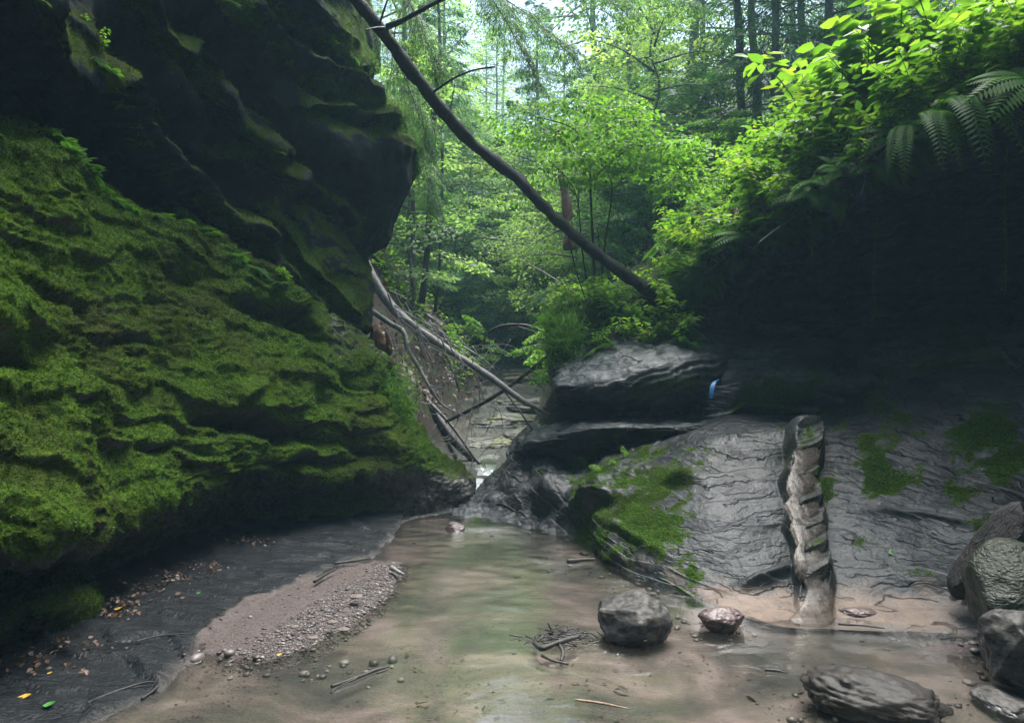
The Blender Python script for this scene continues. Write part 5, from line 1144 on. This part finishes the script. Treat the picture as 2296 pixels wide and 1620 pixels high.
one_leaf(620, 1467, .03, .2, 'yellow', 'yellow leaf at the lower edge of the gravel bar')
one_leaf(105, 1508, .025, .2, 'yellow', 'tiny yellow leaf above the curled yellow leaf')
one_leaf(95, 1580, .05, .3, 'greenleaf', 'green leaf lying right of the curled yellow leaf')
one_leaf(1985, 1237, .085, 0, 'greenleaf', 'single bright green leaf stuck on the right slab', surf=RAA)
one_leaf(440, 1330, .03, 1, 'greenleaf', 'small green leaf on the upper wet shelf')
# pebbles on the bar (the nearest countable ones as objects are the flat stones)
def pebbles():
    g = np.random.default_rng(44); S = Soup()
    import bmesh
    bm = bmesh.new(); bmesh.ops.create_icosphere(bm, subdivisions=2, radius=1); V0 = np.array([v.co[:] for v in bm.verts]); F0 = np.array([[v.index for v in f.verts] for f in bm.faces]); bm.free()
    for (u, v, su, sv, n) in ((1412, 1425, 110, 18, 26), (1620, 1408, 90, 14, 22), (1960, 1590, 150, 30, 30), (2230, 1470, 70, 30, 40), (1750, 1395, 150, 8, 30), (1480, 1320, 90, 14, 40), (2100, 1425, 110, 14, 40), (1150, 1200, 120, 14, 24), (650, 1490, 160, 14, 50), (1300, 1260, 60, 20, 24)):
        for _ in range(n):
            a, b = g.normal(u, su), max(g.normal(v, sv), 1175); p = G(a, b, -.03); z = gz(p[0], p[1]); r = float(np.clip(g.lognormal(-4.4, .5), .005, .035))
            V = V0*(1+.18*fbm(V0*1.5+g.random()*90, 2))[:, None]*np.array([r*g.uniform(.9, 1.5), r*g.uniform(.8, 1.2), r*g.uniform(.45, .8)])
            c, s = math.cos(a), math.sin(a); V = V@np.array([[c, s, 0], [-s, c, 0], [0, 0, 1.]])+np.array([p[0], p[1], z+r*.25]); S.add(V, None, F0, g.random())
    tag(S.build('pebbles', M['gravel']), 'scattered pebbles on the stream bed around the boulders', 'pebbles', kind='stuff')
def gravel():
    g = np.random.default_rng(12); t = (1+5**.5)/2
    ico = unit(np.array([(-1, t, 0), (1, t, 0), (-1, -t, 0), (1, -t, 0), (0, -1, t), (0, 1, t), (0, -1, -t), (0, 1, -t), (t, 0, -1), (t, 0, 1), (-t, 0, -1), (-t, 0, 1)], float))
    fc = np.array([(0, 11, 5), (0, 5, 1), (0, 1, 7), (0, 7, 10), (0, 10, 11), (1, 5, 9), (5, 11, 4), (11, 10, 2), (10, 7, 6), (7, 1, 8), (3, 9, 4), (3, 4, 2), (3, 2, 6), (3, 6, 8), (3, 8, 9), (4, 9, 5), (2, 4, 11), (6, 2, 10), (8, 6, 7), (9, 8, 1)])
    n = 42000; x = g.uniform(-1.9, -.55, n); y = g.uniform(3.3, 5.2, n)
    sd = sdf_poly(x, y, BAR); a = np.array(BAR)
    u, v = proj(np.stack([x, y, 0*x], 1))
    side = (v-1488)*1.0-(u-500)*(-.62)                # lower right half carries the gravel
    keep = (sd < .03) & (g.random(n) < sstep(-20, 40, side)*.95+.03)
    x, y = x[keep], y[keep]; n = len(x); z = ground_z(x, y)
    r = g.lognormal(-5.7, .5, n); r = np.clip(r, .002, .013)
    p = np.stack([x, y, z+r*.2], 1)
    sc_ = r[:, None]*np.stack([g.uniform(.8, 1.6, n), g.uniform(.8, 1.4, n), g.uniform(.35, .8, n)], 1)
    V = p[:, None]+ico[None]*sc_[:, None]*(1+.2*g.normal(size=(n, 12, 1)))
    T = (np.arange(n)*12)[:, None, None]+fc[None]
    S = Soup(); S.add(V.reshape(-1, 3), None, T.reshape(-1, 3), np.repeat(g.random(n), 12))
    tag(S.build('gravel', M['gravel'], smooth=False), 'loose gravel and chips covering the sand bar', 'gravel', kind='stuff')
def gravel_mat():
    t = NT('gravel'); k = t.attr('tint'); colr = t.ramp(k, [(0, (.014, .012, .013)), (.35, (.045, .037, .036)), (.7, (.09, .075, .072)), (.97, (.18, .16, .155))])
    return t.finish(t.n('ShaderNodeBsdfPrincipled', Base_Color=colr, Roughness=.5))
M['gravel'] = gravel_mat(); gravel()
pebbles()
for i, (u, v, w, lab) in enumerate(((800, 1338, .075, 'flat tan stone, largest on the upper gravel bar'), (745, 1395, .055, 'dark flat stone in the middle of the gravel bar'), (660, 1405, .045, 'small pale stone on the left half of the gravel bar'), (770, 1412, .06, 'flat slaty stone on the lower gravel bar edge'), (700, 1430, .05, 'greyish chip of stone low on the gravel bar'))):
    p = G(u, v, .06); rock('stone', p, (w, w*.7, w*.3), 200+i, 'pebble', lab, 'stone', lift=.2, sub=3, cuts=4)
def bed_debris():
    g = np.random.default_rng(31); n = 2600; u = g.uniform(250, 2290, n); v = 1200+420*g.random(n)**.8
    p = np.array([G(a, b, -.05) for a, b in zip(u, v)]); dens = fbm(p*1.7, 3); p = p[(dens > .0) & (g.random(n) < .75)]; p[:, 2] = ground_z(p[:, 0], p[:, 1]); p = p[p[:, 2] < -.01]; n = len(p); L = Soup()
    V, Q, T = leaves8(p+[0, 0, .006], rnd(g, n)*[1, .5, .15], np.array([0, -.1, 1.])+rnd(g, n, .35), g.lognormal(-4.1, .5, n), wid=.2, curl=.2, fold=.1)
    L.add(V, Q, T, np.repeat(np.clip(g.normal(.25, .25, n), 0, 1), 8)); tag(L.build('stream_debris', M['litter']), 'dark bits of leaf and bark lying on the sandy stream bed', 'debris', kind='stuff')
bed_debris()
def litter(name, cens, n, seed, label, size=(.02, .05), zf=None):
    g = np.random.default_rng(seed); Pp = []
    for (u, v, su, sv) in cens:
        m = n//len(cens); uu = g.normal(u, su, m); vv = g.normal(v, sv, m); Pp.append(np.array([zf(a, b) for a, b in zip(uu, vv)]))
    p = np.concatenate(Pp); n = len(p); L = Soup()
    V, Q, T = leaves8(p+rnd(g, n, .006)+[0, 0, .012], rnd(g, n)*[1, 1, .4], np.array([0, -.3, 1.])+rnd(g, n, .45), g.uniform(*size, n), wid=.33, curl=.25, fold=.1)
    L.add(V, Q, T, np.repeat(np.clip(g.normal(.45, .25, n), 0, 1), 8)); tag(L.build(name, M['litter']), label, 'leaf litter', kind='stuff')
def on_ground(u, v):
    p = G(u, max(v, 1000), .08); return np.array([p[0], p[1], gz(p[0], p[1])])
litter('leaf_litter', [(285, 1350, 28, 12), (340, 1318, 30, 11), (400, 1292, 30, 9), (460, 1265, 25, 7), (250, 1365, 20, 8), (560, 1215, 30, 5), (180, 1440, 60, 14), (90, 1480, 60, 14)], 440, 1, 'strip of dead brown leaves and grit under the undercut wall', (.012, .035), on_ground)
U6, V6 = proj(RBA)
m6 = (rowp > 7.2) & (rowp < 9.8)
wl = m6*(bare*3+.15)*(U6 > 1500)*(U6 < 2450)
def litter_surf(name, A, N, W, n, seed, label, size):
    g = np.random.default_rng(seed); p, nn = samp(A, N, W, n, g); L = Soup()
    V, Q, T = leaves8(p+nn*.008, rnd(g, n), nn+rnd(g, n, .4), g.uniform(*size, n), wid=.33, curl=.3, fold=.1)
    L.add(V, Q, T, np.repeat(np.clip(g.normal(.5, .25, n), 0, 1), 8)); tag(L.build(name, M['litter']), label, 'leaf litter', kind='stuff')
litter_surf('leaf_litter', RBA, RBN, wl, 3500, 4, 'dead brown leaves lying on the bare patch of the right rim', (.03, .06))
def slope_litter():
    g = np.random.default_rng(6); n = 9000; y = g.uniform(8.6, 20, n); x = at_u(g.uniform(850, 1650, n), y); ok = abs(x-np.interp(y, XY, XX)) > .75; x, y = x[ok], y[ok]; n = len(x); z = ground_z(x, y); p = np.stack([x, y, z+.02], 1); L = Soup()
    V, Q, T = leaves8(p, rnd(g, n), np.array([0, -.3, 1.])+rnd(g, n, .5), g.uniform(.05, .10, n), wid=.33, curl=.3)
    L.add(V, Q, T, np.repeat(np.clip(g.normal(.4, .25, n), 0, 1), 8)); tag(L.build('leaf_litter', M['litter']), 'dead leaves scattered over the forest slopes beyond', 'leaf litter', kind='stuff')
    n = 14000; y = g.uniform(9.5, 30, n); x = at_u(g.uniform(830, 1750, n), y); ok = ((abs(x-np.interp(y, XY, XX)) > .9) | (y > 17.8)) & ~((y < 12) & (x < -.5)); x, y = x[ok], y[ok]; n = len(x); z = ground_z(x, y); L = Soup()
    c = fbm(np.stack([x, y, z], 1)*.9, 2) > -.15; x, y, z = x[c], y[c], z[c]; n = len(x)
    for k in range(3):
        p = np.stack([x, y, z+g.uniform(.02, .30, n)], 1)+rnd(g, n, .06)
        V, Q, T = leaves4(p, rnd(g, n)*[1, 1, .4], np.array([0, 0, 1.])+rnd(g, n, .4), g.uniform(.06, .12, n))
        L.add(V, Q, T, np.repeat(np.clip(g.normal(.5, .2, n), 0, 1), 4))
    tag(L.build('undergrowth', M['leaf']), 'low leafy undergrowth covering the far slopes', 'undergrowth', kind='stuff')
slope_litter()
def brush():
    g = np.random.default_rng(18); S = Soup()
    for i in range(34):
        u = g.uniform(860, 1060); v = 640+(u-850)*.72+g.uniform(-15, 40); d = g.uniform(8.0, 8.5); p = P(u, v, d); a = g.uniform(.35, 1.25); l = g.uniform(.3, .9)
        q1 = P(u+l*60*math.cos(a), v+l*60*math.sin(a)*1.5, d-.05); q2 = P(u+l*130*math.cos(a)+g.normal()*12, v+l*140*math.sin(a)*1.3, d-.08)
        S.tube([p, q1+rnd(g, 1, .02)[0], q2], [g.uniform(.006, .014), .006, .002], 4, .1, per=4)
    for i in range(130):
        u = g.uniform(870, 1120); v = g.uniform(740, 1010)+(u-880)*.15; d = g.uniform(7.9, 8.8); p = P(u, v, d); dr = unit(np.array([g.normal(), g.normal()*.6, g.normal()*.9-.3])); l = g.uniform(.15, .6)
        S.tube([p, p+dr*l*.5+rnd(g, 1, .04)[0], p+dr*l+rnd(g, 1, .05)[0]], [g.uniform(.003, .008), .003, .0015], 4, .0, per=3)
    tag(S.build('dead_twigs', M['deadwood']), 'tangle of fine dead twigs around the fallen timber above the cascade', 'twigs', kind='stuff')
brush()
# ---------------------------------------------------------------- camera, light, air
cd = bpy.data.cameras.new('camera'); cam = bpy.data.objects.new('camera', cd); col.objects.link(cam)
cam.location = (0, 0, CH); cam.rotation_euler = (R(90), 0, 0); cd.sensor_width = 36; cd.lens = 36*F/2296; cd.clip_end = 500; cd.clip_start = .05
sc.camera = cam
SUN_EL, SUN_AZ = 73, 35           # azimuth clockwise from +Y
w = bpy.data.worlds.new('World'); sc.world = w; w.use_nodes = True
nt = w.node_tree; nt.nodes.clear()
sky = nt.nodes.new('ShaderNodeTexSky'); sky.sky_type = 'NISHITA'; sky.sun_disc = False
sky.sun_elevation = R(SUN_EL); sky.sun_rotation = R(SUN_AZ); sky.air_density = 1.2; sky.dust_density = 3.5; sky.ozone_density = 1.0
bg = nt.nodes.new('ShaderNodeBackground'); bg.inputs[1].default_value = .15
wo = nt.nodes.new('ShaderNodeOutputWorld'); nt.links.new(sky.outputs[0], bg.inputs[0]); nt.links.new(bg.outputs[0], wo.inputs[0])
ld = bpy.data.lights.new('sun', 'SUN'); ld.energy = 4.8; ld.angle = R(42); ld.color = (1, .985, .955)
lo = bpy.data.objects.new('sun', ld); col.objects.link(lo)
dirv = Vector((math.sin(R(SUN_AZ))*math.cos(R(SUN_EL)), math.cos(R(SUN_AZ))*math.cos(R(SUN_EL)), math.sin(R(SUN_EL))))
lo.rotation_euler = dirv.to_track_quat('Z', 'Y').to_euler(); lo.location = (0, 0, 30)
def box_mesh(name, a, b):
    x0, y0, z0 = a; x1, y1, z1 = b
    V = np.array([(x, y, z) for z in (z0, z1) for y in (y0, y1) for x in (x0, x1)], float)
    Fq = np.array([(0, 2, 3, 1), (4, 5, 7, 6), (0, 1, 5, 4), (2, 6, 7, 3), (0, 4, 6, 2), (1, 3, 7, 5)])
    return mesh_np(name, V, Fq, False)
if HAZE > 0:
    t = NT('haze'); pv = t.n('ShaderNodeVolumePrincipled', Color=(.44, .78, 1.0), Density=HAZE)
    pv.inputs['Anisotropy'].default_value = .15
    t.t.links.new(pv.outputs[0], t.out.inputs['Volume'])
    t.m.cycles.homogeneous_volume = True
    tag(link('haze', box_mesh('haze', (-80, -41, -1.3), (80, 112, 38)), t.m), kind='stuff')
sc.view_settings.view_transform = 'Standard'; sc.view_settings.look = 'None'; sc.view_settings.exposure = EXPO; sc.view_settings.gamma = 1
c = sc.cycles
c.max_bounces = 6; c.diffuse_bounces = 3; c.glossy_bounces = 3; c.transmission_bounces = 3; c.transparent_max_bounces = 8; c.volume_bounces = 1
c.use_denoising = True; c.caustics_reflective = False; c.caustics_refractive = False; c.sample_clamp_indirect = 4
c.use_adaptive_sampling = True; c.adaptive_threshold = .02
